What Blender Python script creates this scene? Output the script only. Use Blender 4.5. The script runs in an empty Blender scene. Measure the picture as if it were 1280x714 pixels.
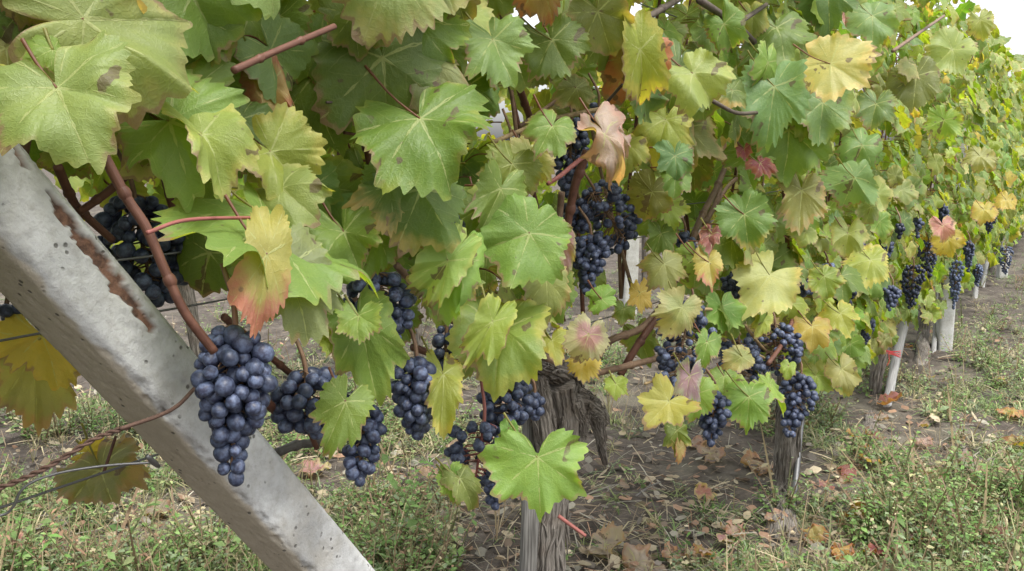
import bpy, math, random
import numpy as np
from mathutils import Vector, Matrix
random.seed(7); rng = np.random.default_rng(7)
sc = bpy.context.scene
R = math.radians

# ------------------------------------------------------------------ camera, sky, sun, exposure
W0, H0, FPX = 1280.0, 714.0, 1108.0
CAM_H = 1.25
VPX, VPY = 1380.0, 185.0                      # where the row of vines runs to
PITCH = math.atan((357 - VPY) / FPX)
cam_d = bpy.data.cameras.new('camera'); cam = bpy.data.objects.new('camera', cam_d)
sc.collection.objects.link(cam); sc.camera = cam
cam_d.sensor_width = 36.0; cam_d.lens = FPX / W0 * 36.0
cam_d.clip_start = 0.02; cam_d.clip_end = 2000
cam.location = (0, 0, CAM_H); cam.rotation_euler = (math.pi / 2 - PITCH, 0, 0)

SUN_EL, SUN_AZ = R(66), R(140)                # azimuth clockwise from +Y
w = bpy.data.worlds.new('World'); sc.world = w; w.use_nodes = True
nt = w.node_tree; bg = nt.nodes['Background']
sky = nt.nodes.new('ShaderNodeTexSky'); sky.sky_type = 'NISHITA'; sky.sun_disc = False
sky.sun_elevation = SUN_EL; sky.sun_rotation = SUN_AZ; sky.air_density = 1.0; sky.dust_density = 4.0; sky.ozone_density = 1.0
hs = nt.nodes.new('ShaderNodeHueSaturation'); hs.inputs['Saturation'].default_value = 0.22   # overcast: a white sky
nt.links.new(sky.outputs[0], hs.inputs['Color']); nt.links.new(hs.outputs[0], bg.inputs['Color'])
bg.inputs['Strength'].default_value = 0.15
sl = bpy.data.lights.new('sun', 'SUN'); sl.energy = 1.5; sl.angle = R(18); sl.color = (1.0, 0.97, 0.92)
so = bpy.data.objects.new('sun', sl); sc.collection.objects.link(so)
_d = Vector((math.sin(SUN_AZ) * math.cos(SUN_EL), math.cos(SUN_AZ) * math.cos(SUN_EL), math.sin(SUN_EL)))
so.rotation_euler = (-_d).to_track_quat('-Z', 'Y').to_euler()
sc.view_settings.view_transform = 'Standard'; sc.view_settings.look = 'None'
sc.view_settings.exposure = 1.48; sc.view_settings.gamma = 1.0
sc.cycles.max_bounces = 8; sc.cycles.diffuse_bounces = 5; sc.cycles.transmission_bounces = 6; sc.cycles.glossy_bounces = 2
sc.cycles.transparent_max_bounces = 4

# ------------------------------------------------------------------ row coordinates
_A = math.atan2(VPX - 640, FPX * math.cos(PITCH) + (357 - VPY) * math.sin(PITCH))
RD = np.array([math.sin(_A), math.cos(_A), 0.0])          # along the row
RN = np.array([-math.cos(_A), math.sin(_A), 0.0])         # away from the camera
UP = np.array([0, 0, 1.0]); CP = np.array([0, 0, CAM_H])
ROW_S = 0.856; STEP = 1.45
def world(t, s, h): return RD * t + RN * s + UP * h
_cp, _sp = math.cos(PITCH), math.sin(PITCH)
def ray(px, py):
    x, y = (px - 640) / FPX, (357 - py) / FPX
    return np.array([x, _cp + y * _sp, -_sp + y * _cp])
def at(px, py, s):                                         # point on the upright plane s metres out, parallel to the row
    r = ray(px, py); return CP + r * (s / float(r @ RN))
def atground(px, py, z=0.0):
    r = ray(px, py); return CP + r * ((z - CAM_H) / r[2])
def proj(p):
    d = np.asarray(p) - CP
    dep = d[..., 1] * _cp - d[..., 2] * _sp
    yy = d[..., 1] * _sp + d[..., 2] * _cp
    return 640 + FPX * d[..., 0] / dep, 357 - FPX * yy / dep, dep
def t_of(p): return float(np.asarray(p) @ RD)
def unit(v): v = np.asarray(v, float); return v / max(1e-9, np.linalg.norm(v))

# ------------------------------------------------------------------ helpers
def mesh_obj(name, verts, faces, mat, parent=None, loc=(0, 0, 0), smooth=True, attrs=None, uv=None):
    """one mesh object; faces: list of int arrays (each array n x k, same k); verts in world space, stored relative to loc"""
    me = bpy.data.meshes.new(name)
    verts = np.asarray(verts, dtype=np.float32) - np.asarray(loc, dtype=np.float32)
    me.vertices.add(len(verts)); me.vertices.foreach_set('co', verts.ravel())
    if not isinstance(faces, (list, tuple)): faces = [faces]
    faces = [np.asarray(f, dtype=np.int32) for f in faces if len(f)]
    li = np.concatenate([f.ravel() for f in faces])
    tot = np.concatenate([np.full(len(f), f.shape[1], dtype=np.int32) for f in faces])
    st = np.concatenate([[0], np.cumsum(tot)[:-1]]).astype(np.int32)
    me.loops.add(len(li)); me.loops.foreach_set('vertex_index', li)
    me.polygons.add(len(tot)); me.polygons.foreach_set('loop_start', st)
    me.update(calc_edges=True)
    me.polygons.foreach_set('use_smooth', np.full(len(tot), smooth, dtype=bool))
    if attrs:
        for k, v in attrs.items():
            v = np.asarray(v, dtype=np.float32)
            if v.ndim == 1:
                a = me.attributes.new(k, 'FLOAT', 'POINT'); a.data.foreach_set('value', v)
            else:
                a = me.attributes.new(k, 'FLOAT_COLOR', 'POINT'); a.data.foreach_set('color', v.ravel())
    if uv is not None:
        l = me.uv_layers.new(name='UVMap'); l.data.foreach_set('uv', np.asarray(uv, dtype=np.float32)[li].ravel())
    if mat: me.materials.append(mat)
    o = bpy.data.objects.new(name, me); sc.collection.objects.link(o)
    if parent is not None:
        o.parent = parent; o.location = Vector(np.asarray(loc, float)) - parent_world(parent)
        o['_w'] = list(map(float, loc))
    else:
        o.location = Vector(np.asarray(loc, float))
    return o
def parent_world(p):
    v = Vector((0, 0, 0))
    while p is not None: v = v + p.location; p = p.parent
    return v
def tag(o, label=None, cat=None, group=None, kind=None):
    if label: o['label'] = label
    if cat: o['category'] = cat
    if group: o['group'] = group
    if kind: o['kind'] = kind
    return o
def empty(name, loc, label, cat, group=None):
    o = bpy.data.objects.new(name, None); sc.collection.objects.link(o); o.empty_display_size = .05
    o.location = Vector(np.asarray(loc, float)); return tag(o, label, cat, group)
def smooth_path(pts, rad, n):
    pts = np.asarray(pts, float); rad = np.asarray(rad, float)
    m = len(pts)
    if m == 2:
        u = np.linspace(0, 1, n)[:, None]
        return pts[0] * (1 - u) + pts[1] * u, rad[0] * (1 - u[:, 0]) + rad[1] * u[:, 0]
    P = np.vstack([2 * pts[0] - pts[1], pts, 2 * pts[-1] - pts[-2]])
    us = np.linspace(0, m - 1, n); out = []
    for u in us:
        i = min(int(u), m - 2); f = u - i; a, b, c, d = P[i], P[i + 1], P[i + 2], P[i + 3]
        out.append(.5 * ((2 * b) + (c - a) * f + (2 * a - 5 * b + 4 * c - d) * f * f + (3 * b - a - 3 * c + d) * f ** 3))
    return np.array(out), np.interp(us, np.arange(m), rad)
class MB:
    def __init__(s): s.v = []; s.q = []; s.t = []; s.uv = []; s.n = 0; s.at = {}
    def add(s, v, q=None, t=None, uv=None, **at):
        v = np.asarray(v, float)
        if q is not None and len(q): s.q.append(np.asarray(q) + s.n)
        if t is not None and len(t): s.t.append(np.asarray(t) + s.n)
        s.v.append(v); s.uv.append(np.zeros((len(v), 2)) if uv is None else np.asarray(uv, float)); s.n += len(v)
        for k, a in at.items(): s.at.setdefault(k, []).append(np.asarray(a, float))
    def tube(s, pts, rad, n=None, ns=8, rough=0.0, ridges=0, seed=0, cap=True):
        n = n or max(4, 4 * len(pts))
        P, r = smooth_path(pts, rad, n)
        T = np.gradient(P, axis=0); T /= np.maximum(1e-9, np.linalg.norm(T, axis=1))[:, None]
        ref = np.array([0, 0, 1.0]) if abs(T[0, 2]) < .85 else np.array([1.0, 0, 0])
        N = np.zeros_like(P); a = ref - T[0] * (ref @ T[0]); N[0] = unit(a)
        for i in range(1, n):
            a = N[i - 1] - T[i] * (N[i - 1] @ T[i]); N[i] = unit(a)
        B = np.cross(T, N)
        th = np.linspace(0, 2 * math.pi, ns, endpoint=False)
        L = np.concatenate([[0], np.cumsum(np.linalg.norm(np.diff(P, axis=0), axis=1))])
        rr = np.repeat(r[:, None], ns, 1)
        g = np.random.default_rng(seed + 11)
        if rough:
            dd = np.zeros((n, ns))
            for k in range(1, 5):
                dd += g.normal(0, 1 / k) * np.sin(k * th[None] + g.uniform(0, 6.28) + g.normal(0, 9) * L[:, None])
            if ridges:
                for k in range(3):
                    f = ridges * (1 + .6 * k)
                    ph = g.uniform(0, 6.28) + g.normal(0, 3) * L[:, None] + .9 * np.sin(L[:, None] * g.uniform(15, 40) + g.uniform(0, 6))
                    dd += 1.1 / (1 + k) * (1 - 2 * np.abs(np.sin(round(f) * th[None] * .5 + ph)))
            rr = rr * (1 + rough * dd)
        V = P[:, None] + rr[..., None] * (np.cos(th)[None, :, None] * N[:, None] + np.sin(th)[None, :, None] * B[:, None])
        uv = np.stack([np.repeat(np.abs(th / math.pi - 1)[None] * r.mean() * 3.1, n, 0), np.repeat(L[:, None], ns, 1)], -1)
        i, j = np.meshgrid(np.arange(n - 1), np.arange(ns), indexing='ij'); j2 = (j + 1) % ns
        q = np.stack([i * ns + j, i * ns + j2, (i + 1) * ns + j2, (i + 1) * ns + j], -1).reshape(-1, 4)
        V = V.reshape(-1, 3); uv = uv.reshape(-1, 2); t = None
        if cap:
            c0, c1 = len(V), len(V) + 1
            V = np.vstack([V, P[0], P[-1]]); uv = np.vstack([uv, uv[0], uv[-1]])
            k = np.arange(ns); k2 = (k + 1) % ns; e = (n - 1) * ns
            t = np.vstack([np.stack([np.full(ns, c0), k2, k], -1), np.stack([np.full(ns, c1), e + k, e + k2], -1)])
        s.add(V, q, t, uv)
        return s
    def build(s, name, mat, parent=None, loc=(0, 0, 0), smooth=True):
        f = []
        if s.q: f.append(np.vstack(s.q))
        if s.t: f.append(np.vstack(s.t))
        return mesh_obj(name, np.vstack(s.v), f, mat, parent, loc, smooth, {k: np.concatenate(a) for k, a in s.at.items()} or None, np.vstack(s.uv))
def vnoise(p, seed=0):
    """value noise, p (n,2) or (n,3) -> 0..1"""
    p = np.asarray(p, float); i = np.floor(p).astype(np.int64); f = p - i; f = f * f * (3 - 2 * f)
    d = p.shape[1]; out = np.zeros(len(p))
    for c in range(2 ** d):
        wgt = np.ones(len(p)); hsh = np.full(len(p), seed * 1013 + 17, dtype=np.int64)
        for k in range(d):
            b = (c >> k) & 1; wgt *= f[:, k] if b else 1 - f[:, k]
            hsh = (hsh * 73856093) ^ ((i[:, k] + b) * (19349663, 83492791, 50331653)[k])
        hsh = (hsh ^ (hsh >> 13)) * 1274126177; hsh = hsh ^ (hsh >> 16)
        out += wgt * ((hsh & 0xffff) / 65535.0)
    return out
def fbm(p, o=4, seed=0):
    r = 0; a = .5; tot = 0
    for k in range(o): r = r + a * vnoise(np.asarray(p) * 2 ** k, seed + k); tot += a; a *= .5
    return r / tot

# ------------------------------------------------------------------ materials
class NT:
    def __init__(s, name):
        s.m = bpy.data.materials.new(name); s.m.use_nodes = True; s.t = s.m.node_tree
        s.t.nodes.clear(); s.out = s.n('ShaderNodeOutputMaterial')
    def n(s, typ, **kw):
        o = s.t.nodes.new(typ)
        for k, v in kw.items(): setattr(o, k, v)
        return o
    def put(s, inp, v):
        if isinstance(v, bpy.types.NodeSocket): s.t.links.new(v, inp)
        elif v is not None:
            if inp.type == 'RGBA' and not hasattr(v, '__len__'): v = (v, v, v, 1)
            if inp.type == 'RGBA' and len(v) == 3: v = (*v, 1)
            inp.default_value = v
    def math(s, op, a, b=None, c=None, clamp=False):
        o = s.n('ShaderNodeMath', operation=op, use_clamp=clamp)
        for i, v in enumerate((a, b, c)): s.put(o.inputs[i], v) if v is not None else None
        return o.outputs[0]
    def mix(s, f, a, b, mode='MIX'):
        o = s.n('ShaderNodeMix', data_type='RGBA', blend_type=mode)
        s.put(o.inputs[0], f); s.put(o.inputs[6], a); s.put(o.inputs[7], b); return o.outputs[2]
    def step(s, v, lo, hi):
        o = s.n('ShaderNodeMapRange', interpolation_type='SMOOTHSTEP')
        s.put(o.inputs[0], v); s.put(o.inputs[1], lo); s.put(o.inputs[2], hi); return o.outputs[0]
    def noise(s, vec, scale, detail=3, rough=.55, color=False):
        o = s.n('ShaderNodeTexNoise'); s.put(o.inputs['Vector'], vec); s.put(o.inputs['Scale'], scale)
        o.inputs['Detail'].default_value = detail; o.inputs['Roughness'].default_value = rough
        return o.outputs['Color' if color else 'Fac']
    def attr(s, name):
        return s.n('ShaderNodeAttribute', attribute_name=name)
    def bump(s, h, strength, dist, normal=None):
        o = s.n('ShaderNodeBump'); s.put(o.inputs['Height'], h); o.inputs['Strength'].default_value = strength; o.inputs['Distance'].default_value = dist
        if normal is not None: s.put(o.inputs['Normal'], normal)
        return o.outputs[0]
    def principled(s, col, rough, normal=None, spec=.5, **kw):
        o = s.n('ShaderNodeBsdfPrincipled'); s.put(o.inputs['Base Color'], col); s.put(o.inputs['Roughness'], rough)
        o.inputs['Specular IOR Level'].default_value = spec
        if normal is not None: s.put(o.inputs['Normal'], normal)
        for k, v in kw.items(): s.put(o.inputs[k], v)
        return o.outputs[0]
    def done(s, sh): s.t.links.new(sh, s.out.inputs[0]); return s.m
    def pos(s): return s.n('ShaderNodeNewGeometry').outputs['Position']
    def obj(s): return s.n('ShaderNodeTexCoord').outputs['Object']

def make_leaf_mat():
    k = NT('vine_leaf')
    c1 = k.attr('c1'); c2 = k.attr('c2')
    uvn = k.n('ShaderNodeTexCoord').outputs['UV']
    sep = k.n('ShaderNodeSeparateXYZ'); k.put(sep.inputs[0], uvn)
    x, y = sep.outputs[0], sep.outputs[1]
    pos = k.obj()
    r = k.math('SQRT', k.math('ADD', k.math('MULTIPLY', x, x), k.math('MULTIPLY', y, y)))
    a = k.math('ARCTAN2', k.math('ABSOLUTE', x), y)                       # 0 at the tip .. pi at the stalk
    n0 = k.noise(uvn, 3.2, 2)
    s1 = k.math('GREATER_THAN', a, .44); s2 = k.math('GREATER_THAN', a, 1.40); s3 = k.math('GREATER_THAN', a, 2.3)
    ctr = k.math('ADD', k.math('ADD', k.math('MULTIPLY', s1, .88), k.math('MULTIPLY', s2, 1.02)), k.math('MULTIPLY', s3, .75))
    da = k.math('SUBTRACT', a, ctr)
    u = k.math('MULTIPLY', r, k.math('COSINE', da)); v = k.math('ABSOLUTE', k.math('MULTIPLY', r, k.math('SINE', da)))
    wob = k.math('MULTIPLY', k.math('SUBTRACT', k.noise(uvn, 4, 2), .5), .09)
    v = k.math('ABSOLUTE', k.math('ADD', v, wob))
    wid = k.math('MULTIPLY_ADD', r, -.013, .0165)
    main = k.math('SUBTRACT', 1.0, k.step(v, k.math('MULTIPLY', wid, .35), wid))
    sf = k.math('FRACT', k.math('DIVIDE', k.math('SUBTRACT', u, k.math('MULTIPLY', k.math('POWER', v, .88), .8)), k.math('MULTIPLY_ADD', n0, .08, .13)))
    sd = k.math('ABSOLUTE', k.math('SUBTRACT', sf, .5))
    sec = k.math('MULTIPLY', k.math('SUBTRACT', 1.0, k.step(sd, .012, .06)), k.math('MULTIPLY', k.step(n0, .35, .65), .42))
    vein = k.math('MAXIMUM', main, sec)
    # blade between the veins puffs up a little
    puff = k.math('MULTIPLY', k.step(sd, .0, .4), k.step(v, 0.0, .10))
    n1 = k.noise(pos, 28, 3); n2 = k.noise(pos, 90, 2); n3 = k.noise(pos, 230, 2)
    edge = k.math('ADD', c1.outputs['Alpha'], k.math('MULTIPLY', k.math('SUBTRACT', n1, .5), 1.1))
    thr = k.math('SUBTRACT', 1.15, k.math('MULTIPLY', c2.outputs['Alpha'], 1.15))
    m = k.step(edge, thr, k.math('ADD', thr, .38))
    base = k.mix(m, c1.outputs['Color'], c2.outputs['Color'])
    base = k.mix(k.step(n1, .35, .75), base, k.mix(1.0, base, (1.22, 1.15, 1.0), 'MULTIPLY'))
    base = k.mix(k.math('MULTIPLY', k.step(n2, .45, .75), .2), base, k.mix(1.0, base, (.78, .86, .8), 'MULTIPLY'))
    spots = k.math('MULTIPLY', k.step(k.noise(pos, 46, 2, .5), .64, .67), k.step(n1, .42, .55))
    base = k.mix(k.math('MULTIPLY', spots, .75), base, (.075, .045, .024))
    dry = k.math('MULTIPLY', k.step(k.math('ADD', c1.outputs['Alpha'], k.math('MULTIPLY', k.math('SUBTRACT', n2, .5), .30)), .90, .96), k.step(k.noise(pos, 11, 1), .50, .60))
    base = k.mix(k.math('MULTIPLY', dry, .85), base, (.19, .135, .06))
    lite = k.mix(.62, base, (.34, .39, .12))
    base = k.mix(k.math('MAXIMUM', k.math('MULTIPLY', main, .85), k.math('MULTIPLY', sec, .7)), base, lite)
    geo = k.n('ShaderNodeNewGeometry')
    under = k.mix(.6, base, k.mix(1.0, base, (1.45, 1.3, 2.2), 'MULTIPLY'))
    base = k.mix(geo.outputs['Backfacing'], base, under)
    vo = k.n('ShaderNodeTexVoronoi', feature='DISTANCE_TO_EDGE'); k.put(vo.inputs['Vector'], uvn); vo.inputs['Scale'].default_value = 21
    ret = k.step(vo.outputs['Distance'], .0, .16)
    base = k.mix(k.math('MULTIPLY', k.math('SUBTRACT', 1.0, ret), .09), base, lite)
    h = k.math('ADD', k.math('MULTIPLY', k.math('ADD', puff, k.math('MULTIPLY', ret, 1.0)), .13), k.math('ADD', k.math('MULTIPLY', vein, -.3), k.math('ADD', k.math('MULTIPLY', n3, .35), k.math('MULTIPLY', n2, .7))))
    nor = k.bump(h, .5, .002)
    p = k.principled(base, k.math('MULTIPLY_ADD', n2, .22, .40), nor, .42)
    tr = k.n('ShaderNodeBsdfTranslucent'); k.put(tr.inputs[0], k.mix(1.0, base, (1.75, 1.6, .5), 'MULTIPLY')); k.put(tr.inputs['Normal'], nor)
    mx = k.n('ShaderNodeMixShader'); mx.inputs[0].default_value = .50
    k.t.links.new(p, mx.inputs[1]); k.t.links.new(tr.outputs[0], mx.inputs[2])
    return k.done(mx.outputs[0])
LEAF = make_leaf_mat()

def make_grape_mat():
    k = NT('grape_skin'); o = k.obj()
    oi = k.n('ShaderNodeObjectInfo')
    vec = k.n('ShaderNodeVectorMath', operation='ADD'); k.put(vec.inputs[0], o); k.put(vec.inputs[1], k.math('MULTIPLY', oi.outputs['Random'], 7.0))
    n1 = k.noise(vec.outputs[0], 1.3, 4, .6); n2 = k.noise(vec.outputs[0], 7, 2)
    bloom = k.math('MULTIPLY', k.math('ADD', k.math('MULTIPLY', k.step(n1, .36, .70), .75), k.math('MULTIPLY', n2, .2)), k.math('MULTIPLY_ADD', oi.outputs['Random'], .55, .38))
    dark = k.mix(oi.outputs['Random'], (.008, .011, .024), (.018, .016, .034))
    col = k.mix(bloom, dark, (.135, .175, .275))
    return k.done(k.principled(col, k.math('MULTIPLY_ADD', bloom, .30, .42), k.bump(n2, .15, .0006), .35))
GRAPE = make_grape_mat()

def make_cane(name, ca, cb, rough=.55):
    k = NT(name); uv = k.n('ShaderNodeTexCoord').outputs['UV']
    mp = k.n('ShaderNodeMapping'); k.put(mp.inputs[0], uv); mp.inputs['Scale'].default_value = (420, 30, 1)
    n1 = k.noise(mp.outputs[0], 1, 3); n2 = k.noise(k.pos(), 60, 3)
    col = k.mix(n1, ca, cb); col = k.mix(k.step(n2, .45, .75), col, k.mix(1.0, col, (.55, .5, .5), 'MULTIPLY'))
    return k.done(k.principled(col, rough, k.bump(n1, .35, .0015), .25))
CANE_RED = make_cane('cane_red', (.068, .030, .020), (.125, .056, .035))
CANE_BROWN = make_cane('cane_brown', (.11, .07, .045), (.21, .135, .088))
CANE_DARK = make_cane('cane_dark', (.05, .04, .033), (.11, .085, .065))
CANE_OLD = make_cane('cane_old', (.045, .042, .04), (.10, .092, .085))
PETIOLE = make_cane('petiole_red', (.17, .045, .045), (.24, .10, .075))
PETIOLE_TAN = make_cane('petiole_tan', (.20, .13, .07), (.28, .22, .11))
STEM_GREEN = make_cane('rachis', (.13, .10, .05), (.20, .10, .07))

def make_bark():
    k = NT('old_vine_bark'); uv = k.n('ShaderNodeTexCoord').outputs['UV']
    mp = k.n('ShaderNodeMapping'); k.put(mp.inputs[0], uv); mp.inputs['Scale'].default_value = (260, 13, 1)
    ds = k.noise(uv, 30, 2, color=True)
    ad = k.n('ShaderNodeMix', data_type='VECTOR'); ad.inputs[0].default_value = .012; k.put(ad.inputs[4], uv); k.put(ad.inputs[5], ds); k.put(mp.inputs[0], ad.outputs[1])
    n1 = k.noise(mp.outputs[0], 1, 5, .65); n2 = k.noise(k.pos(), 25, 4)
    col = k.mix(k.step(n1, .32, .68), (.045, .038, .032), (.26, .235, .205))
    col = k.mix(k.math('MULTIPLY', k.step(n2, .4, .7), .6), col, k.mix(1.0, col, (.6, .52, .46), 'MULTIPLY'))
    return k.done(k.principled(col, .85, k.bump(n1, 1.0, .006), .2))
BARK = make_bark()
def make_wood(name, ca, cb):
    k = NT(name); o = k.n('ShaderNodeTexCoord').outputs['UV']
    mp = k.n('ShaderNodeMapping'); k.put(mp.inputs[0], o); mp.inputs['Scale'].default_value = (300, 9, 1)
    n1 = k.noise(mp.outputs[0], 1, 4, .6); n2 = k.noise(k.pos(), 18, 3)
    col = k.mix(k.step(n1, .3, .7), ca, cb); col = k.mix(k.math('MULTIPLY', n2, .5), col, k.mix(1.0, col, (.6, .58, .55), 'MULTIPLY'))
    return k.done(k.principled(col, .8, k.bump(n1, .6, .003), .2))
WOOD_GREY = make_wood('weathered_wood', (.07, .066, .06), (.23, .222, .205))
WOOD_PALE = make_wood('pale_wood', (.20, .195, .19), (.35, .35, .34))
def make_conc(name, ca, cb):
    k = NT(name); o = k.obj(); rust = k.attr('rust').outputs['Fac']; raw = k.attr('raw').outputs['Fac']
    n1 = k.noise(o, 14, 4, .6); n2 = k.noise(o, 90, 4, .65); n3 = k.noise(o, 420, 3)
    col = k.mix(k.step(n1, .3, .72), ca, cb)
    col = k.mix(k.math('MULTIPLY', k.step(n2, .42, .72), .6), col, k.mix(1.0, col, (.72, .70, .66), 'MULTIPLY'))
    col = k.mix(k.math('MULTIPLY', k.step(k.noise(o, 6, 4, .65), .48, .68), .55), col, (.29, .265, .215))
    rawc = k.mix(n2, (.25, .222, .172), (.40, .36, .295))
    col = k.mix(raw, col, rawc)
    v = k.n('ShaderNodeTexVoronoi'); k.put(v.inputs['Vector'], o); v.inputs['Scale'].default_value = 95
    pit = k.math('MULTIPLY', k.math('SUBTRACT', 1.0, k.step(v.outputs['Distance'], .12, .24)), k.step(k.noise(o, 33, 1), .52, .6))
    col = k.mix(k.math('MULTIPLY', pit, .8), col, (.06, .055, .05))
    rc = k.mix(k.step(n2, .35, .65), (.055, .032, .023), (.145, .078, .052))
    col = k.mix(rust, col, rc)
    h = k.math('ADD', k.math('MULTIPLY', n3, .5), k.math('ADD', k.math('MULTIPLY', pit, -1.2), n2))
    return k.done(k.principled(col, .9, k.bump(h, .5, .0025), .25))
CONC = make_conc('post_concrete', (.265, .267, .262), (.43, .433, .425))
CONC_WHITE = make_conc('whitewashed_concrete', (.36, .36, .34), (.50, .50, .48))
def make_metal(name, c1, c2, rough, metal):
    k = NT(name); n = k.noise(k.pos(), 140, 3); col = k.mix(n, c1, c2)
    return k.done(k.principled(col, rough, k.bump(n, .4, .001), .5, Metallic=metal))
RUSTY = make_metal('rusty_wire', (.06, .035, .026), (.15, .085, .06), .8, .2)
WIRE = make_metal('dull_wire', (.10, .10, .10), (.20, .20, .20), .5, .7)
TWINE = make_metal('red_twine', (.45, .03, .04), (.6, .06, .06), .8, 0)
def make_ground():
    k = NT('vineyard_soil'); p = k.pos()
    n1 = k.noise(p, 1.3, 4, .6); n2 = k.noise(p, 9, 5, .65); n3 = k.noise(p, 60, 4, .7)
    col = k.mix(k.step(n2, .3, .7), (.046, .039, .033), (.105, .090, .077))
    col = k.mix(k.math('MULTIPLY', k.step(n1, .5, .68), .6), col, (.165, .155, .115))
    col = k.mix(k.math('MULTIPLY', k.step(n3, .45, .7), .5), col, k.mix(1.0, col, (1.6, 1.5, 1.35), 'MULTIPLY'))
    h = k.math('ADD', n2, k.math('MULTIPLY', n3, .5))
    return k.done(k.principled(col, .95, k.bump(h, .8, .02), .15))
SOIL = make_ground()
def make_weed():
    k = NT('weed_leaf'); c = k.attr('col').outputs['Color']
    n = k.noise(k.pos(), 120, 2); c = k.mix(n, k.mix(1.0, c, (.75, .75, .75), 'MULTIPLY'), k.mix(1.0, c, (1.2, 1.2, 1.15), 'MULTIPLY'))
    p = k.principled(c, .6, None, .3)
    tr = k.n('ShaderNodeBsdfTranslucent'); k.put(tr.inputs[0], c)
    mx = k.n('ShaderNodeMixShader'); mx.inputs[0].default_value = .3
    k.t.links.new(p, mx.inputs[1]); k.t.links.new(tr.outputs[0], mx.inputs[2]); return k.done(mx.outputs[0])
WEED = make_weed()

# ------------------------------------------------------------------ ground
def ground_h(x, y):
    p = np.stack([x, y], -1)
    return .05 * (fbm(p * 1.1, 3, 3) - .5) + .035 * (fbm(p * 6, 3, 9) - .5) + .02 * (fbm(p * 22, 3, 21) - .5)
def build_ground():
    xs = np.concatenate([np.linspace(-600, -8, 16), np.linspace(-7.5, -2.6, 30), np.arange(-2.5, 4.0, .022), np.linspace(4.1, 14, 90), np.linspace(15, 600, 16)])
    ys = np.concatenate([np.linspace(-600, -3, 10), np.linspace(-2.5, 1.4, 12), np.arange(1.5, 6.5, .022), np.linspace(6.6, 18, 110), np.linspace(19, 600, 18)])
    X, Y = np.meshgrid(xs, ys); x, y = X.ravel(), Y.ravel()
    z = ground_h(x, y)
    nx, ny = len(xs), len(ys); i, j = np.meshgrid(np.arange(ny - 1), np.arange(nx - 1), indexing='ij')
    q = np.stack([i * nx + j, i * nx + j + 1, (i + 1) * nx + j + 1, (i + 1) * nx + j], -1).reshape(-1, 4)
    o = mesh_obj('ground', np.stack([x, y, z], -1), q, SOIL); tag(o, 'dark bare vineyard soil with patches of weeds', 'ground', kind='structure')
build_ground()
def gz(x, y): return float(ground_h(np.array([x]), np.array([y]))[0])

# ------------------------------------------------------------------ leaves
_RA = np.radians([0, 10, 20, 27, 36, 46, 53, 62, 72, 80, 92, 106, 116, 130, 146, 158, 168, 176, 180])
_RR = np.array([1.02, .92, .80, .74, .78, .86, .91, .83, .73, .69, .71, .76, .72, .66, .63, .58, .44, .22, .08])
_topo = {}
def leaf_topo(N, rings):
    if (N, rings) not in _topo:
        nr = len(rings) - 1; q = []
        k = np.arange(N); k2 = (k + 1) % N
        t = np.stack([np.zeros(N, int), 1 + k, 1 + k2], -1)
        for r in range(nr - 1):
            q.append(np.stack([1 + r * N + k, 1 + (r + 1) * N + k, 1 + (r + 1) * N + k2, 1 + r * N + k2], -1))
        _topo[(N, rings)] = (np.vstack(q), t)
    return _topo[(N, rings)]
RING_H = (0, .16, .34, .52, .68, .82, .92, 1.0); RING_M = (0, .3, .6, .85, 1.0); RING_L = (0, .55, 1.0)
def leaf_flat(N, rings, g, wid=1.0, lob=1.0, teeth=27):
    """a vine leaf in its own plane: x across, y to the tip; returns verts (n,3), uv, ring fraction"""
    th = np.linspace(-math.pi, math.pi, N, endpoint=False)
    a = np.abs(th)
    side = np.where(th < 0, 1 + g.normal(0, .05), 1 + g.normal(0, .05))
    rr = np.interp(np.clip(a * (1 + .05 * g.normal()) + .07 * np.sin(th + g.uniform(0, 6)), 0, math.pi), _RA * np.clip(1 + .05 * g.normal(0, 1, len(_RA)) * (_RA > .3) * (_RA < 2.6), .9, 1.1), _RR * (1 + .05 * g.normal(0, 1, len(_RR))))
    rr = rr * (1 + .22 * (vnoise(np.stack([np.cos(th) * 1.6 + g.uniform(0, 50), np.sin(th) * 1.6 + g.uniform(0, 50)], -1), 2) - .5))
    smoothv = .80 - .12 * (a / math.pi) ** 2; rr = rr * lob + np.where(a < 2.5, smoothv, rr) * (1 - lob)
    rr = rr * side * (1 + .05 * np.sin(3 * th + g.uniform(0, 6)))
    if teeth:
        ph = th / (2 * math.pi) * teeth + .25 * np.sin(th * 3 + g.uniform(0, 6)) + g.uniform(0, 1)
        f = ph - np.floor(ph); tri = np.where(f < .66, f / .66, (1 - f) / .34)
        amp = g.uniform(.09, .15) * (.6 + .7 * vnoise(np.stack([ph * .8, np.zeros(N)], -1), int(g.integers(1e6))))
        rr = rr * (1 + amp * (tri - .6) * np.clip((2.85 - a) * 2, 0, 1))
    fr = np.array(rings[1:])
    x = np.concatenate([[0], (fr[:, None] * (np.sin(th) * rr * wid)[None]).ravel()])
    y = np.concatenate([[0], (fr[:, None] * (np.cos(th) * rr)[None]).ravel()])
    ring = np.concatenate([[0], np.repeat(fr, N)])
    ang = np.concatenate([[0], np.tile(th, len(fr))])
    return x, y, ring, ang
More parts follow.
